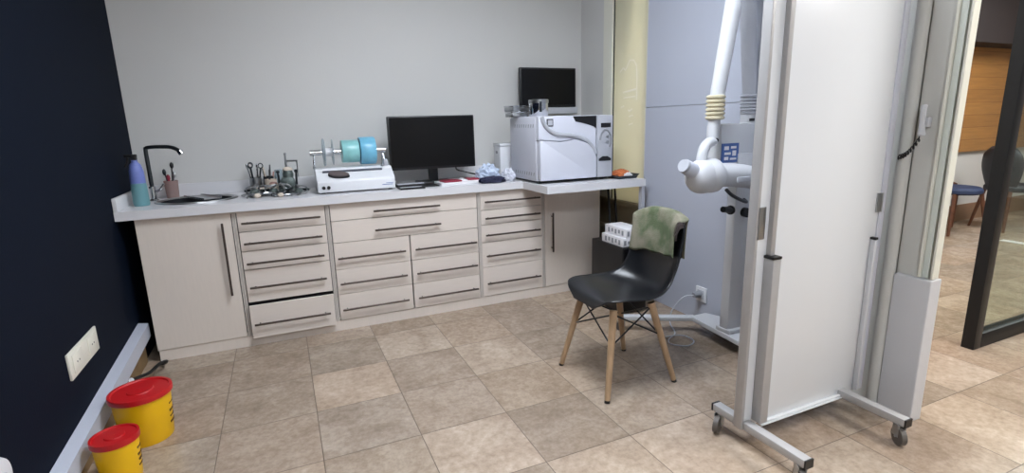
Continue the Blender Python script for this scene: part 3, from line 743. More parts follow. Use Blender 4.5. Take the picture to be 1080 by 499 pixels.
def blob(c, r, sc, amp, seed, n=22):
    b = B(); rd = random.Random(seed)
    bmesh.ops.create_icosphere(b.bm, subdivisions=4, radius=1.0)
    from mathutils import noise
    for v in b.bm.verts:
        d_ = v.co.normalized()
        k = 1 + amp * noise.noise(d_ * 2.3 + Vector((seed, seed * 2.1, 0))) + amp * 0.7 * noise.noise(d_ * 5 + Vector((seed * 3, 1, 2))) - amp * 0.5 * abs(noise.noise(d_ * 9 + Vector((1, seed, 2))))
        p = d_ * k
        z = max(p.z, -0.55)
        v.co = Vector((c[0] + p.x * r * sc[0], c[1] + p.y * r * sc[1], c[2] + (z + 0.55) * r * sc[2]))
    return b
solo('cloth_bundle', 'folded navy cloth at the worktop front edge left of the autoclave', 'cloth', blob((1.365, 3.44, 0.8955), 0.10, (1.0, 0.5, 0.3), 0.25, 4), M['navycloth'])
solo('plastic_bag', 'crumpled pale blue plastic bag behind the navy cloth', 'bag', blob((1.39, 3.59, 0.8955), 0.085, (1.05, 0.75, 0.95), 0.35, 9), M['bluebag'])
solo('tissue_pack', 'crumpled white packet between plastic bag and autoclave', 'packet', blob((1.515, 3.50, 0.8955), 0.06, (0.8, 1.0, 0.95), 0.3, 12), M['whitecool'])
t = thing('paper_dispenser', 'small white box standing at the left of the autoclave', 'box', (1.59, 3.74, 0.895))
part(t, 'box_body', B().box(1.535, 1.665, 3.69, 3.82, 0.8955, 1.135, 0.006), M['white'])
part(t, 'box_lid', B().box(1.532, 1.668, 3.687, 3.823, 1.1355, 1.158, 0.006), M['white'])
part(t, 'latch', B().box(1.532, 1.535, 3.74, 3.77, 1.08, 1.1), M['grey'])

# ------------------------------------------------------------------ autoclave
A0, A1, AY0, AY1, AZ0, AZ1 = 1.58, 2.035, 3.12, 3.60, 0.912, 1.348
t = thing('autoclave', 'large white tabletop autoclave with curved front on the deep counter end', 'autoclave', (1.87, 3.36, 0.895))
part(t, 'housing', B().box(A0, 2.165, AY0 + 0.05, AY1, AZ0, AZ1, 0.012), M['whitecool'])
# front fascia: upper piece, curved door and ridge
def sc(u): # s-curve of the ridge: x fraction to z
    return 1.30 - 0.135 * (1 / (1 + math.exp(-(u - 0.45) * 9)))
up = [(A0 + 0.004, AZ1 - 0.004), (A0 + 0.004, 1.185)]
n = 24
DOOR = [(0.0, 1.19), (0.2, 1.18), (0.36, 1.174), (0.5, 1.18), (0.62, 1.187), (0.76, 1.172), (0.88, 1.145), (0.95, 1.11), (1.0, 1.06)]
def dz(u):
    for (a0, z0), (a1, z1) in zip(DOOR[:-1], DOOR[1:]):
        if u <= a1: return z0 + (z1 - z0) * (u - a0) / (a1 - a0)
    return DOOR[-1][1]
for k in range(n + 1):
    u = k / n; up.append((A0 + 0.004 + u * (A1 - A0 - 0.008), dz(u) + 0.006))
up += [(A1 - 0.004, AZ1 - 0.004)]
part(t, 'upper_fascia', B().prism(up, AY0 + 0.012, AY0 + 0.055, 'Y', 0.003), M['whitecool'])
dr = [(A0 + 0.008, AZ0 + 0.006), (A1 - 0.006, AZ0 + 0.006)]
for k in range(n, -1, -1):
    u = k / n; dr.append((A0 + 0.008 + u * (A1 - A0 - 0.014), dz(u)))
part(t, 'door', B().prism(dr, AY0, AY0 + 0.055, 'Y', 0.006), M['whitecool'])
rg = B(); rg.tube([(px_, AY0 + 0.010, pz_) for px_, pz_ in ((1.605, 1.342), (1.638, 1.275), (1.715, 1.228), (1.833, 1.216), (1.942, 1.182), (2.005, 1.125), (2.024, 1.085))], 0.015, 12, smooth=6)
part(t, 'ridge', rg, M['lgrey'], 'curved ridge across the front, shading painted in grey')  # body is white; the grey paints the ridge's shading
dk = [(1.845, AZ1 - 0.006), (2.03, AZ1 - 0.006), (2.03, 1.255)]
for k in range(9): dk.append((2.03 - 0.02 * k - 0.005, 1.262 + 0.045 * (k / 8) ** 0.7))
part(t, 'dark_window', B().prism(dk, AY0 + 0.009, AY0 + 0.02, 'Y'), M['black'], 'dark window at the top right')
b = B(); b.box(1.643, 1.692, AY0 + 0.008, AY0 + 0.02, 1.278, 1.328, 0.002)
ds = part(t, 'display', b, M['black'], 'small square dark framed badge')
part(ds, 'display_face', B().box(1.650, 1.685, AY0 + 0.006, AY0 + 0.009, 1.285, 1.321), M['lgrey'])
cp = B(); cp.box(A1 + 0.004, 2.165, AY0 + 0.004, AY0 + 0.056, AZ0 + 0.004, AZ1 - 0.002, 0.006)
c = part(t, 'control_panel', cp, M['lgrey'], 'light grey control panel')
part(c, 'panel_screen', B().box(2.065, 2.145, AY0 + 0.001, AY0 + 0.006, 1.262, 1.292), M['black'])
part(c, 'panel_arc', B().tube([(2.06 + 0.045 + 0.045 * math.cos(a * PI / 12), AY0 + 0.004, 1.175 + 0.07 * math.sin(a * PI / 12)) for a in range(-3, 13)], 0.006, 8), M['grey'])
part(c, 'panel_button', B().cyl((2.12, AY0 + 0.005, 1.20), (2.12, AY0 - 0.003, 1.20), 0.009, n=14).cyl((2.12, AY0 + 0.005, 1.165), (2.12, AY0 - 0.003, 1.165), 0.009, n=14), M['grey'])
part(c, 'printer_slot', B().prism([(2.05, 1.03), (2.15, 1.03), (2.15, 1.045), (2.12, 1.062), (2.08, 1.062), (2.05, 1.045)], AY0 + 0.0, AY0 + 0.006, 'Y'), M['black'])
part(c, 'panel_edge', B().box(2.1652, 2.172, AY0 + 0.02, AY0 + 0.06, 1.0, 1.26), M['black'])
for zz, n_ in ((1.285, 9), (0.96, 9)):
    for k in range(n_): part(t, 'vent', B().obox((A0 - 0.0006, AY0 + 0.085 + 0.037 * k, zz), (0.0022, 0.007, 0.024), (math.radians(20), 0, 0)), M['grey'], 'grey louvre slot')
for x in (A0 + 0.04, 2.12):
    for y in (AY0 + 0.08, AY1 - 0.05): part(t, 'foot', B().cyl((x, y, 0.8955), (x, y, 0.911), 0.02, n=14), M['black'])
part(t, 'skirt', B().box(A0 + 0.02, 2.15, AY0 + 0.05, AY1 - 0.02, 0.899, 0.9119), M['black'])
# containers on top
t = thing('sterilising_drum', 'round polished steel drum standing on the autoclave', 'drum', (1.70, 3.36, AZ1))
part(t, 'drum_body', B().lathe((1.70, 3.36, AZ1), [(0.001, 0.0005), (0.066, 0.0005), (0.068, 0.004), (0.068, 0.09), (0.001, 0.09)], 36), M['chrome'])
part(t, 'drum_lid', B().lathe((1.70, 3.36, AZ1 + 0.0902), [(0.001, 0), (0.071, 0), (0.071, 0.022), (0.066, 0.026), (0.001, 0.028)], 36), M['steel'])
part(t, 'clasp', B().box(1.674, 1.690, 3.288, 3.294, AZ1 + 0.03, AZ1 + 0.10), M['steeld'])
t0 = thing('instrument_box', 'flat steel box lying on the autoclave, bottom of its pair', 'box', (1.635, 3.5, AZ1), 'steel boxes on the autoclave')
bx_ = B(); bx_.box(1.535, 1.655, 3.44, 3.57, AZ1 + 0.0005, AZ1 + 0.03, 0.003)
part(t0, 'box_body', bx_, M['steel']); part(t0, 'box_lid', B().box(1.531, 1.659, 3.436, 3.574, AZ1 + 0.0302, AZ1 + 0.04, 0.003), M['chrome'])
dup(t0, (1.632, 3.505, AZ1 + 0.0405), 0.12, 'flat steel box lying on the autoclave, top of its pair')
# tray with orange net
t = thing('serving_tray', 'dark tray at the right end of the counter holding an orange net', 'tray', (2.27, 3.16, 0.895))
tb = B(); tb.box(2.20, 2.345, 3.08, 3.24, 0.8955, 0.899)
tb.prism([(2.195, 0.899), (2.20, 0.899), (2.19, 0.918), (2.185, 0.918)], 3.08, 3.24, 'Y'); tb.prism([(2.34, 0.899), (2.345, 0.899), (2.372, 0.925), (2.367, 0.925)], 3.08, 3.24, 'Y')
tb.prism([(3.08, 0.899), (3.085, 0.899), (3.08, 0.915), (3.075, 0.915)], 2.195, 2.35, 'X'); tb.prism([(3.235, 0.899), (3.24, 0.899), (3.245, 0.915), (3.24, 0.915)], 2.195, 2.35, 'X')
part(t, 'tray_body', tb, M['steeld'])
solo('orange_net', 'crumpled orange net bag lying in the dark tray', 'net', blob((2.275, 3.18, 0.8995), 0.062, (1.15, 0.85, 0.6), 0.25, 21), M['orange'])
solo('tissue', 'crumpled white tissue at the front of the dark tray', 'tissue', blob((2.285, 3.10, 0.8995), 0.03, (1.2, 0.5, 0.8), 0.3, 23), M['paper'])

# ------------------------------------------------------------------ under the counter end
t = thing('computer_tower', 'black computer tower on the floor behind the black chair', 'computer', (2.12, 2.92, 0))
part(t, 'tower_case', B().box(2.02, 2.22, 2.78, 3.16, 0.012, 0.47, 0.006), M['black'])
part(t, 'front_panel', B().box(2.025, 2.215, 2.768, 2.7795, 0.02, 0.465, 0.004), M['blackgloss'])
for xf in (2.03, 2.19): part(t, 'foot', B().box(xf, xf + 0.02, 2.80, 3.1, 0, 0.012), M['black'])
for k, (z, dx, lab) in enumerate(((0.4705, 0.0, 'printed white carton on the computer tower, lowest of two'), (0.531, 0.025, 'printed white carton on the computer tower, uppermost of two'))):
    t = thing('carton', lab, 'box', (2.12 + dx, 2.92, z), 'cartons on the computer tower')
    part(t, 'carton_body', B().box(2.035 + dx, 2.20, 2.80, 3.05, z, z + 0.06, 0.002), M['paper'])
    pr2 = B()
    for q in range(5): pr2.box(2.045 + dx + 0.03 * q, 2.062 + dx + 0.03 * q, 2.7985, 2.8005, z + 0.012 + 0.008 * (q % 2), z + 0.045 - 0.006 * (q % 3))
    part(t, 'printed_marks', pr2, M['grey'], 'grey printed marks'); pr2 = B()
    for q in range(5): pr2.box(2.0335 + dx, 2.0355 + dx, 2.83 + 0.04 * q, 2.85 + 0.04 * q, z + 0.012 + 0.008 * (q % 2), z + 0.045)
    part(t, 'printed_marks', pr2, M['grey'], 'grey printed marks')
cbk = [((2.30, 3.3), 0.0), ((2.285, 3.25), 0.02)]
for k, (dx, lab) in enumerate(((0, 'black cable hanging beside the end cabinet, nearest the cabinet'), (0.06, 'black cable hanging between end cabinet and counter leg'))):
    solo('power_cable', lab, 'cable', B().tube([(2.262 + dx, 3.32, 0.843), (2.268 + dx, 3.31, 0.70), (2.262 + dx, 3.28, 0.52), (2.275 + dx, 3.27, 0.35), (2.265 + dx, 3.29, 0.18), (2.272 + dx, 3.30, 0.012)], 0.009, 8, smooth=6), M['black'], 'cables under the counter end')

# ------------------------------------------------------------------ chair
t = thing('shell_chair', 'black plastic shell chair with splayed wooden legs and a towel over its back', 'chair', (1.50, 2.10, 0))
CY = 2.115
prof = [(1.312, 0.418, 0.09), (1.318, 0.434, 0.15), (1.335, 0.452, 0.20), (1.40, 0.456, 0.228), (1.49, 0.443, 0.238), (1.58, 0.430, 0.238), (1.665, 0.428, 0.222), (1.728, 0.455, 0.205), (1.758, 0.52, 0.198), (1.775, 0.61, 0.196), (1.789, 0.71, 0.19), (1.802, 0.785, 0.176), (1.810, 0.822, 0.15), (1.812, 0.836, 0.09)]
def cat(P, t_):
    n_ = len(P) - 1; x = min(t_ * n_, n_ - 1e-6); i = int(x); q = x - i
    p0, p1, p2, p3 = P[max(0, i - 1)], P[i], P[i + 1], P[min(n_, i + 2)]
    return [0.5 * ((2 * p1[k]) + (p2[k] - p0[k]) * q + (2 * p0[k] - 5 * p1[k] + 4 * p2[k] - p3[k]) * q * q + (3 * p1[k] - p0[k] - 3 * p2[k] + p3[k]) * q ** 3) for k in range(len(p1))]
def shell(u, v):
    x, z, hw = cat(prof, u)
    w = v * 2 - 1
    e = abs(w) ** 2.4
    seat = max(0, 1 - u / 0.62); back = max(0, (u - 0.45) / 0.55)
    mid_ = math.exp(-((u - 0.52) / 0.2) ** 2)
    return Vector((x - e * (0.05 * mid_ + 0.03 * back), CY + w * hw, z + e * (0.028 * seat + 0.05 * mid_) * (1 if u > 0.12 else u / 0.12)))
b = B().grid(shell, 48, 28)
sh_ = part(t, 'shell', b, M['shell'])
md = sh_.modifiers.new('thickness', 'SOLIDIFY'); md.thickness = 0.009; md.offset = -1
feet = [(1.290, 1.872, 1.375, 1.955), (1.290, 2.312, 1.375, 2.235), (1.706, 1.895, 1.60, 1.96), (1.700, 2.312, 1.60, 2.235)]
legs = []
for fx_, fy_, tx_, ty_ in feet:
    b = B(); b.tube([(fx_, fy_, 0.012), (tx_, ty_, 0.422)], [0.0135, 0.0195], 14)
    lg = part(t, 'leg', b, M['wood'], 'tapered beech leg')
    d_ = Vector((tx_ - fx_, ty_ - fy_, 0.393)); 
    part(lg, 'foot_cap', B().cyl((fx_ - d_.x * 0.028, fy_ - d_.y * 0.028, 0.0), (fx_, fy_, 0.0125), 0.0135, n=14), M['black'])
    legs.append((Vector((fx_, fy_, 0.012)), Vector((tx_, ty_, 0.405))))
def on(l, z): a, c = legs[l]; return a + (c - a) * ((z - a.z) / (c.z - a.z))
wb = B()
for a, c in ((0, 1), (2, 3), (0, 2), (1, 3)):
    wb.cyl(on(a, 0.255), on(c, 0.40), 0.0042, n=8); wb.cyl(on(c, 0.255), on(a, 0.40), 0.0042, n=8)
part(t, 'brace_wires', wb, M['black'], 'crossed black wire braces')
# towel over the back
from mathutils import noise as mnoise
tow = [(1.762, 0.622), (1.768, 0.70), (1.778, 0.77), (1.785, 0.82), (1.800, 0.853), (1.818, 0.857), (1.836, 0.838), (1.838, 0.78), (1.834, 0.70), (1.828, 0.62)]
def towel(u, v):
    x, z = cat(tow, u)
    w = v * 2 - 1
    hw = 0.178 - 0.010 * math.sin(u * 9)
    y = CY + 0.012 + w * hw + 0.010 * mnoise.noise(Vector((u * 4, v * 3, 1)))
    top = math.exp(-((u - 0.5) / 0.16) ** 2)
    z -= 0.045 * top * abs(w) ** 3
    z += (1 - min(1, u * 2)) * (0.014 * mnoise.noise(Vector((v * 5, 0, 3))) - 0.01 * w)
    x -= (0.034 * abs(w) ** 2.4 + 0.010) * (1 if u < 0.5 else 0.8)
    x += (-0.008 if u < 0.48 else 0.006) * (0.5 + mnoise.noise(Vector((v * 6 + 2, u * 5, 0))))
    return Vector((x, y, z))
b = B().grid(towel, 40, 30)
tw = solo('towel', 'green and grey printed towel draped over the black chair back', 'towel', b, M['towel'])
md = tw.modifiers.new('thickness', 'SOLIDIFY'); md.thickness = 0.005; md.offset = -1
fr_ = B()
for k in range(14):
    p = towel(0.18 + 0.3 * k / 13, 0.0)
    fr_.tube([p + Vector((-0.002, 0.004, 0)), p + Vector((-0.004, -0.014, -0.008)), p + Vector((-0.004, -0.02, -0.026))], 0.0022, 5)
part(tw, 'fringe', fr_, M['fringe'], 'dark fringe along one side')

# ------------------------------------------------------------------ mobile x-ray unit
t = thing('xray_unit', 'white mobile dental x-ray unit with jointed arm beside the panelled wall', 'x-ray unit', (2.3, 2.1, 0))
bp = B(); bp.prism([(2.235, 2.36), (2.195, 1.94), (2.395, 1.92), (2.405, 2.25), (2.36, 2.36)], 0.072, 0.10, 'Z', 0.004)
part(t, 'base_plate', bp, M['enamel'])
def leg_bar(a, c, w=0.05):
    a = Vector(a); c = Vector(c); d_ = (c - a); L_ = d_.length; ang = math.atan2(d_.y, d_.x); m_ = (a + c) / 2
    return B().obox((m_.x, m_.y, 0.0855), (L_, w, 0.027), (0, 0, ang), 0.004)
def caster(par, x, y, ztop, r, ang, stem=0.02):
    h = ztop
    b = B(); b.cyl((x, y, ztop - 0.012), (x, y, ztop), 0.016, n=16)
    ox, oy = 0.022 * math.cos(ang), 0.014 * math.sin(ang)
    nx, ny = -math.sin(ang), math.cos(ang)
    for s_ in (-1, 1):
        q = (x + ox + nx * 0.014 * s_, y + oy + ny * 0.014 * s_)
        b.obox((q[0] - ox / 2, q[1] - oy / 2, (r + ztop - 0.008) / 2 + 0.004), (0.036, 0.004, max(0.02, ztop - 0.01 - r + 0.014)), (0, 0, ang), 0.001)
    b.cyl((x + ox - nx * 0.018, y + oy - ny * 0.018, r), (x + ox + nx * 0.018, y + oy + ny * 0.018, r), 0.005, n=10)
    cst = part(par, 'caster', b, M['steel'], 'swivel caster')
    part(cst, 'wheel', B().cyl((x + ox - nx * 0.010, y + oy - ny * 0.010, r), (x + ox + nx * 0.010, y + oy + ny * 0.010, r), r, n=28), M['tyre'])
lg = part(t, 'base_leg', leg_bar((2.26, 2.35), (1.86, 2.575)), M['enamel'])
caster(t, 1.88, 2.565, 0.072, 0.028, 2.6); caster(t, 2.36, 2.27, 0.072, 0.028, 0.5); caster(t, 2.36, 1.97, 0.072, 0.028, 5.5)
cX, cYy = 2.265, 2.08
part(t, 'column', B().box(cX - 0.045, cX + 0.06, cYy - 0.03, cYy + 0.03, 0.10, 1.12, 0.006), M['enamel'])
part(t, 'column_foot', B().box(cX - 0.05, cX + 0.06, cYy - 0.05, cYy + 0.05, 0.10, 0.125, 0.004), M['enamel'])
cbx = part(t, 'control_box', B().box(2.10, 2.385, 2.06, 2.17, 1.02, 1.275, 0.01), M['enamel'])
st = part(cbx, 'sticker', B().box(2.105, 2.225, 2.0575, 2.0605, 1.075, 1.175), M['bluelabel'], 'blue sticker with white marks')
mk = B()
for q, (a, c_, w_, h_) in enumerate(((0.01, 0.06, 0.022, 0.018), (0.042, 0.066, 0.026, 0.012), (0.012, 0.036, 0.03, 0.012), (0.05, 0.03, 0.018, 0.026), (0.012, 0.01, 0.02, 0.016), (0.04, 0.01, 0.03, 0.010))):
    mk.box(2.108 + a * 1.45, 2.108 + (a + w_) * 1.45, 2.0565, 2.0578, 1.078 + c_ * 1.05, 1.078 + (c_ + h_) * 1.05)
part(t, 'sticker_marks', mk, M['paper'], 'white marks on the blue sticker')
def bellows(x, y, z0, z1, r, m, tilt=0.0):
    b = B(); pr3 = [(0.001, z0)]; n_ = 6
    for k in range(n_):
        za = z0 + (z1 - z0) * k / n_; zb = z0 + (z1 - z0) * (k + 1) / n_
        pr3 += [(r * 0.80, za), (r, za + (zb - za) * 0.3), (r, za + (zb - za) * 0.7), (r * 0.80, zb)]
    pr3.append((0.001, z1))
    return b.lathe((x, y, 0), pr3, 28)
# rear arm rising from the control box
part(t, 'rear_collar', B().cyl((2.335, 2.11, 1.27), (2.335, 2.11, 1.325), 0.04, n=24), M['enamel'])
part(t, 'collar_badge', B().box(2.305, 2.335, 2.066, 2.075, 1.285, 1.30), M['black'])
part(t, 'rear_bellows', bellows(2.335, 2.11, 1.32, 1.425, 0.046, M['lgrey']), M['lgrey'], 'ribbed pale bellows')
part(t, 'rear_arm', B().tube([(2.335, 2.11, 1.42), (2.27, 2.12, 2.03)], [0.036, 0.042], 20), M['lgrey'])
part(t, 'elbow', B().cyl((2.215, 2.02, 2.06), (2.215, 2.19, 2.06), 0.06, n=28), M['enamel'])
part(t, 'front_arm', B().tube([(2.055, 2.06, 1.415), (2.155, 2.055, 2.04)], [0.036, 0.044], 20), M['enamel'])
part(t, 'front_bellows', bellows(2.048, 2.06, 1.298, 1.42, 0.047, M['cream']), M['cream'], 'yellowed ribbed bellows')
part(t, 'drop_tube', B().tube([(2.045, 2.06, 1.30), (2.035, 2.055, 1.19)], [0.030, 0.028], 18), M['enamel'])
part(t, 'swivel', B().cyl((2.035, 2.025, 1.195), (1.965, 2.015, 1.192), 0.012, n=14), M['black'])
yk = B(); yk.tube([(2.03, 2.03, 1.19), (1.965, 2.01, 1.185), (1.925, 2.0, 1.15), (1.91, 1.995, 1.08)], [0.016, 0.018, 0.024, 0.026], 14, smooth=4)
part(t, 'yoke', yk, M['enamel'])
hd = B()
hd.sphere((1.915, 1.99, 1.022), 0.088, (1.0, 0.9, 0.98), 28)
hd.tube([(1.92, 1.99, 1.022), (1.99, 1.99, 1.024), (2.09, 1.99, 1.02), (2.20, 1.99, 1.006), (2.26, 1.99, 0.995)], [0.070, 0.083, 0.088, 0.085, 0.06], 28, smooth=3)
part(t, 'tube_head', hd, M['enamel'])
part(t, 'head_band', B().box(2.06, 2.24, 1.896, 1.906, 0.99, 1.018, 0.003), M['lgrey'])
part(t, 'collimator', B().cyl((1.86, 1.985, 1.05), (1.785, 1.97, 1.082), 0.040, 0.034, 28), M['whitecool'])
part(t, 'collimator_ring', B().cyl((1.7845, 1.97, 1.0825), (1.772, 1.968, 1.087), 0.035, 0.031, 28), M['lgrey'])
part(t, 'cord', B().tube([(2.02, 1.93, 0.955), (2.06, 1.93, 0.925), (2.13, 1.94, 0.895), (2.22, 1.98, 0.87), (2.275, 2.045, 0.87)], 0.009, 8, smooth=5), M['black'], 'black cord under the head')
part(t, 'handle', B().cyl((2.185, 2.05, 0.822), (2.165, 2.03, 0.823), 0.024, n=18).cyl((2.17, 2.035, 0.823), (2.10, 2.02, 0.835), 0.016, n=18), M['black'], 'black grip')
part(t, 'knob', B().cyl((2.285, 2.049, 0.80), (2.28, 2.02, 0.80), 0.026, n=22), M['black'], 'round black knob')

# ------------------------------------------------------------------ socket and plug on the panelled wall, white lead
t = thing('wall_socket', 'white wall socket on the panelled wall behind the black chair', 'socket', (2.41, 2.455, 0.14))
part(t, 'socket_plate', B().box(2.404, 2.4155, 2.408, 2.50, 0.137, 0.235, 0.003), M['white'])
part(t, 'socket_face', B().box(2.4015, 2.4045, 2.425, 2.483, 0.157, 0.215, 0.001), M['lgrey'])
t = thing('power_lead', 'white power lead plugged into the wall behind the chair', 'cable', (2.35, 2.46, 0.0))
part(t, 'plug', B().cyl((2.401, 2.46, 0.19), (2.35, 2.46, 0.188), 0.022, 0.017, 18), M['grey'])
part(t, 'lead', B().tube([(2.352, 2.46, 0.187), (2.30, 2.50, 0.17), (2.24, 2.53, 0.08), (2.20, 2.50, 0.012), (2.12, 2.36, 0.008), (2.02, 2.30, 0.008), (1.99, 2.24, 0.008), (2.06, 2.18, 0.008), (2.14, 2.22, 0.008), (2.12, 2.30, 0.016), (2.03, 2.34, 0.010)], 0.004, 8, smooth=6), M['lgrey'])

# ------------------------------------------------------------------ mobile shield screen
t = thing('mobile_screen', 'tall white mobile shield screen on silver legs with casters', 'screen', (1.9, 1.33, 0))
SY = 1.345
bd = part(t, 'board', B().box(1.575, 2.272, SY, SY + 0.022, 0.09, 2.0, 0.002), M['board'])
part(t, 'board_edge', B().box(1.56, 1.5745, SY - 0.006, SY + 0.034, 0.088, 2.01, 0.002), M['silver'], 'silver left edge strip')
part(t, 'board_edge', B().box(2.2725, 2.306, SY - 0.004, SY + 0.034, 0.088, 2.01, 0.002), M['whitecool'], 'cool white right edge strip')
part(t, 'bottom_rail', B().box(1.66, 2.19, SY - 0.014, SY - 0.0005, 0.085, 0.098, 0.002).box(1.66, 2.19, SY - 0.02, SY - 0.0145, 0.083, 0.09, 0.002), M['board'])
# wings folded back behind the board
def wing(x0, ang, w):
    b = B(); b.obox((x0 + w / 2 * math.cos(ang), SY + 0.05 + w / 2 * math.sin(ang), 1.055), (w, 0.022, 1.89), (0, 0, ang), 0.002); return b
part(t, 'wing', wing(1.60, math.radians(18), 0.42), M['board'])
part(t, 'wing', wing(2.23, math.radians(30), 0.05), M['board'])
for hx in (1.58, 2.268):
    hb = B()
    if hx < 2: hb.box(hx - 0.004, hx + 0.026, SY - 0.006, SY - 0.0003, 0.865, 0.985, 0.001); hb.cyl((hx - 0.006, SY - 0.004, 0.865), (hx - 0.006, SY - 0.004, 0.985), 0.006, n=12)
    else: hb.box(hx - 0.02, hx + 0.006, SY - 0.006, SY - 0.0003, 0.905, 0.985, 0.001); hb.cyl((hx + 0.008, SY - 0.004, 0.905), (hx + 0.008, SY - 0.004, 0.985), 0.006, n=12)
    part(t, 'hinge', hb, M['steel'], 'steel hinge plate')
for ux, x_ in ((1.638, 0), (2.247, 1)):
    w = 0.02 if x_ == 0 else 0.008
    lw = part(t, 'upright', B().box(ux - w, ux + w, SY - (0.045 if x_ == 0 else 0.022), SY - 0.0006, 0.1175 if x_ == 0 else 0.10, 0.79, 0.003), M['silver' if x_ == 0 else 'enamel'], 'square leg tube')
    part(lw, 'tube_cap', B().box(ux - w - 0.001, ux + w + 0.001, SY - (0.046 if x_ == 0 else 0.023), SY - 0.0006, 0.7905, 0.80), M['black'])
    if x_ == 0: part(t, 'inner_tube', B().box(ux - w * 0.55, ux + w * 0.55, SY - 0.022, SY - 0.0006, 0.8005, 2.0, 0.002), M['silver'], 'thin upper tube')
for ux in (1.592, 2.166):
    ft2 = B(); ft2.box(ux - 0.02, ux + 0.02, 1.072, 1.50, 0.085, 0.117, 0.003)
    fo2 = part(t, 'foot_tube', ft2, M['silver'], 'square silver foot tube')
    for yc in (1.065, 1.5005): part(fo2, 'end_cap', B().box(ux - 0.0205, ux + 0.0205, yc, yc + 0.0065, 0.0845, 0.1175), M['black'])
    caster(t, ux, 1.10, 0.085, 0.037, 4.2); caster(t, ux, 1.475, 0.085, 0.037, 3.6)
part(t, 'cross_tube', B().box(1.6125, 2.1455, SY + 0.025, SY + 0.055, 0.087, 0.115, 0.002), M['silver'])

# hand switch and coiled cord on the column
t = thing('hand_switch', 'white x-ray hand switch hanging on the column with a black coiled cord', 'switch', (2.36, 1.315, 1.1))
part(t, 'holder', B().box(2.352, 2.3775, 1.248, 1.272, 1.25, 1.29, 0.005), M['enamel'])
part(t, 'grip', B().tube([(2.346, 1.262, 1.218), (2.340, 1.262, 1.25), (2.340, 1.264, 1.31), (2.346, 1.266, 1.335)], [0.011, 0.015, 0.013, 0.010], 14, smooth=3), M['enamel'])
pts = []
for k in range(150):
    u = k / 149; a = u * 2 * PI * 9
    c0 = Vector((2.344, 1.262, 1.216)).lerp(Vector((2.318, 1.322, 1.13)), u); c0.z -= 0.02 * math.sin(u * PI)
    pts.append(c0 + Vector((0.007 * math.cos(a), 0, 0.009 * math.sin(a))))
part(t, 'coiled_cord', B().tube(pts, 0.0026, 6), M['black'], 'black coiled cord')

# ------------------------------------------------------------------ left wall fittings and buckets
t = thing('wall_socket', 'wide cream double socket on the navy wall above the trunking', 'socket', (XL, 2.59, 0.36))
part(t, 'socket_plate', B().box(XL, XL + 0.010, 2.42, 2.765, 0.362, 0.47, 0.003), M['jamb'])
for y in (2.50, 2.685):
    part(t, 'socket_module', B().box(XL + 0.0102, XL + 0.014, y - 0.05, y + 0.05, 0.378, 0.454, 0.001), M['jamb'])
hb = B()
for y in (2.50, 2.685):
    for dy in (-0.012, 0.012): hb.cyl((XL + 0.0135, y + dy, 0.416), (XL + 0.0146, y + dy, 0.416), 0.004, n=10)
part(t, 'socket_hole', hb, M['black'])
t = thing('wall_fitting', 'round white fitting low on the navy wall at the left picture edge', 'fitting', (XL, 1.83, 0.26))
part(t, 'fitting_plate', B().lathe((XL, 1.818, 0.335), [(0.001, 0.012), (0.03, 0.014), (0.06, 0.010), (0.066, 0.0), (0.001, 0.0)], 32, 'X'), M['white'])
part(t, 'fitting_button', B().lathe((XL + 0.0135, 1.818, 0.335), [(0.018, 0), (0.018, 0.004), (0.001, 0.005)], 20, 'X'), M['lgrey'])

def bucket(x, y, r, h, label):
    t = thing('sharps_bucket', label, 'bucket', (x, y, 0), 'yellow buckets by the navy wall')
    b = B().lathe((x, y, 0), [(0.001, 0.002), (r * 0.84, 0.0), (r * 0.86, 0.004), (r * 0.965, h - 0.03), (r * 0.99, h - 0.028), (r * 0.99, h - 0.012), (0.001, h - 0.012)], 40)
    part(t, 'bucket_body', b, M['yellow'])
    l = B().lathe((x, y, h - 0.02), [(r * 0.995, 0.0), (r * 1.05, 0.0), (r * 1.06, 0.012), (r * 1.04, 0.022), (r * 0.95, 0.022), (r * 0.92, 0.016), (r * 0.45, 0.017), (r * 0.42, 0.022), (0.001, 0.023)], 40)
    part(t, 'bucket_lid', l, M['red'], 'red lid')
    pm = B()
    rd = random.Random(int(r * 1000))
    for k in range(4):
        for q in range(4):
            a = -0.25 + 0.13 * q + rd.uniform(-0.02, 0.02); zz = h * 0.28 + k * h * 0.12
            rad = r * (0.86 + 0.105 * zz / h) + 0.0012
            if k == 3: zz += 0.006
            pm.obox((x + rad * math.cos(a), y + rad * math.sin(a), zz), (0.0022, r * rd.uniform(0.05, 0.11), rd.uniform(0.004, 0.011)), (0, 0, a))
    part(t, 'printed_label', pm, M['ink'], 'dark printed marks')
    return t
bucket(-0.664, 2.535, 0.112, 0.225, 'larger yellow bucket with red lid nearest the cabinets')
bucket(-0.695, 2.245, 0.076, 0.185, 'smaller yellow bucket with red lid at the bottom picture edge')
t = thing('extension_cord', 'black cord with a white plug between trunking and cabinet behind the larger bucket', 'cable', (-0.77, 3.2, 0))
part(t, 'cord', B().tube([(-0.822, 3.02, 0.075), (-0.80, 3.10, 0.055), (-0.77, 3.16, 0.045), (-0.735, 3.22, 0.06), (-0.71, 3.27, 0.05), (-0.735, 3.32, 0.02), (-0.765, 3.355, 0.010)], 0.009, 8, smooth=6), M['black'])
part(t, 'plug', B().cyl((-0.829, 2.985, 0.078), (-0.822, 3.03, 0.072), 0.014, n=14), M['white'], 'white plug')
solo('paper_bag', 'crumpled brown paper bag between trunking and smaller bucket', 'bag', blob((-0.80, 2.17, 0.0), 0.036, (0.75, 1.4, 1.3), 0.3, 31), M['kraft'])

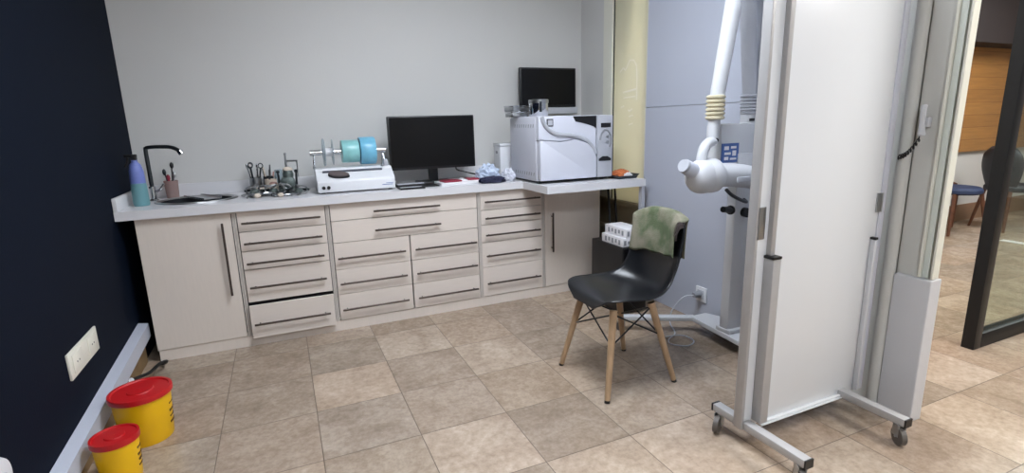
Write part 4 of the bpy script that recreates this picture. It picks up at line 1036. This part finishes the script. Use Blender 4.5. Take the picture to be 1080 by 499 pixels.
# ------------------------------------------------------------------ glass partition and far room
t = thing('glass_partition', 'glass partition with a black metal frame at the right edge', 'glass partition', (4.3, 1.46, 0))
gx0, gx1 = 3.42, 5.6
b = B(); b.box(gx0, gx0 + 0.07, 1.43, 1.49, 0, ZC - 0.02, 0.002); b.box(gx0 + 0.07, gx1, 1.43, 1.49, 0.0, 0.085, 0.002); b.box(gx0 + 0.07, gx1, 1.43, 1.49, ZC - 0.1, ZC - 0.02); b.box(gx1, gx1 + 0.07, 1.43, 1.49, 0, ZC - 0.02)
part(t, 'frame', b, M['frame'])
part(t, 'pane', B().box(gx0 + 0.0705, gx1 - 0.0005, 1.455, 1.465, 0.0855, ZC - 0.1005), M['glass'], 'greenish glass pane')
struct('floor_strip', B().box(6.63, 6.72, 1.7, 2.72, 0.0, 0.004), M['paper'])  # thin pale strip laid on the far floor

def far_chair(name, label, x, y, rz, seatm, legm, backed):
    t = thing(name, label, 'chair', (0, 0, 0))
    b = B(); n = 32
    def bow(u, v):
        pass
    s_ = B(); s_.lathe((0, 0, 0.43), [(0.001, 0.0), (0.2, 0.0), (0.235, 0.02), (0.235, 0.05), (0.21, 0.075), (0.001, 0.08)], 32, sx=1.0, sy=0.95)
    part(t, 'seat', s_, seatm)
    if backed:
        def bk(u, v):
            a = (v * 2 - 1); hw = 0.15 + 0.08 * math.sin(min(1, u * 1.15) * PI * 0.75)
            if u > 0.8: hw *= 1 - 0.5 * ((u - 0.8) / 0.2) ** 2
            return Vector((0.20 + 0.05 * u - 0.10 * a * a, a * hw, 0.46 + 0.44 * u))
        o = part(t, 'backrest', B().grid(bk, 20, 16), seatm)
        m_ = o.modifiers.new('thickness', 'SOLIDIFY'); m_.thickness = 0.045; m_.offset = 0
    else:
        part(t, 'back_rail', B().tube([(0.2, -0.18, 0.50), (0.235, 0, 0.56), (0.2, 0.18, 0.50)], 0.014, 8, smooth=6), legm)
    for sx in (-1, 1):
        for sy in (-1, 1):
            part(t, 'leg', B().tube([(0.21 * sx, 0.21 * sy, 0.0), (0.15 * sx, 0.15 * sy, 0.44)], [0.014, 0.02], 10), legm)
    t.location = (x, y, 0); t.rotation_euler = (0, 0, rz)
    return t
far_chair('stool', 'navy padded low chair with brown legs in the room beyond', 6.72, 3.20, 1.2, M['navyseat'], M['brownleg'], False)
far_chair('dining_chair', 'charcoal upholstered chair with a high back in the room beyond', 7.36, 3.0, 2.75, M['darkseat'], M['brownleg'], True)

# ------------------------------------------------------------------ ceiling lamps, some added for brightness
def lamp(x, y, w, d, m, label, z=ZC):
    t = thing('ceiling_light', label, 'ceiling light', (x, y, z - 0.03))
    b = B(); b.box(x - w / 2 - 0.03, x - w / 2, y - d / 2 - 0.03, y + d / 2 + 0.03, z - 0.03, z - 0.0005); b.box(x + w / 2, x + w / 2 + 0.03, y - d / 2 - 0.03, y + d / 2 + 0.03, z - 0.03, z - 0.0005)
    b.box(x - w / 2, x + w / 2, y - d / 2 - 0.03, y - d / 2, z - 0.03, z - 0.0005); b.box(x - w / 2, x + w / 2, y + d / 2, y + d / 2 + 0.03, z - 0.03, z - 0.0005)
    part(t, 'lamp_frame', b, M['white'])
    part(t, 'lamp_diffuser', B().box(x - w / 2 + 0.001, x + w / 2 - 0.001, y - d / 2 + 0.001, y + d / 2 - 0.001, z - 0.022, z - 0.004), m)
lamp(0.95, 1.9, 0.9, 0.9, M['light'], 'square ceiling lamp above the middle of the room')
lamp(0.6, -0.9, 0.9, 0.9, M['light'], 'square ceiling lamp behind the camera')
lamp(3.4, 0.2, 1.2, 1.2, M['lightw'], 'added unseen square ceiling lamp in front of the glass partition')  # added out of view to brighten the right side
lamp(3.6, 2.5, 0.9, 0.9, M['lightw'], 'added unseen square ceiling lamp behind the glass partition')  # added out of view to light the frosted window from behind
lamp(6.6, 1.7, 1.3, 1.3, M['lightw'], 'square ceiling lamp in the far room')

w = bpy.data.worlds.new('world'); S.world = w; w.use_nodes = True
w.node_tree.nodes['Background'].inputs[0].default_value = (0.75, 0.82, 0.95, 1)
w.node_tree.nodes['Background'].inputs[1].default_value = 0.3
S.view_settings.view_transform = 'Standard'
S.view_settings.look = 'None'
S.view_settings.exposure = 0.3
S.view_settings.gamma = 1.0
S.view_settings.use_curve_mapping = False
try:
    S.cycles.use_denoising = True
    S.cycles.max_bounces = 8; S.cycles.diffuse_bounces = 5
    S.cycles.sample_clamp_indirect = 8
except Exception: pass
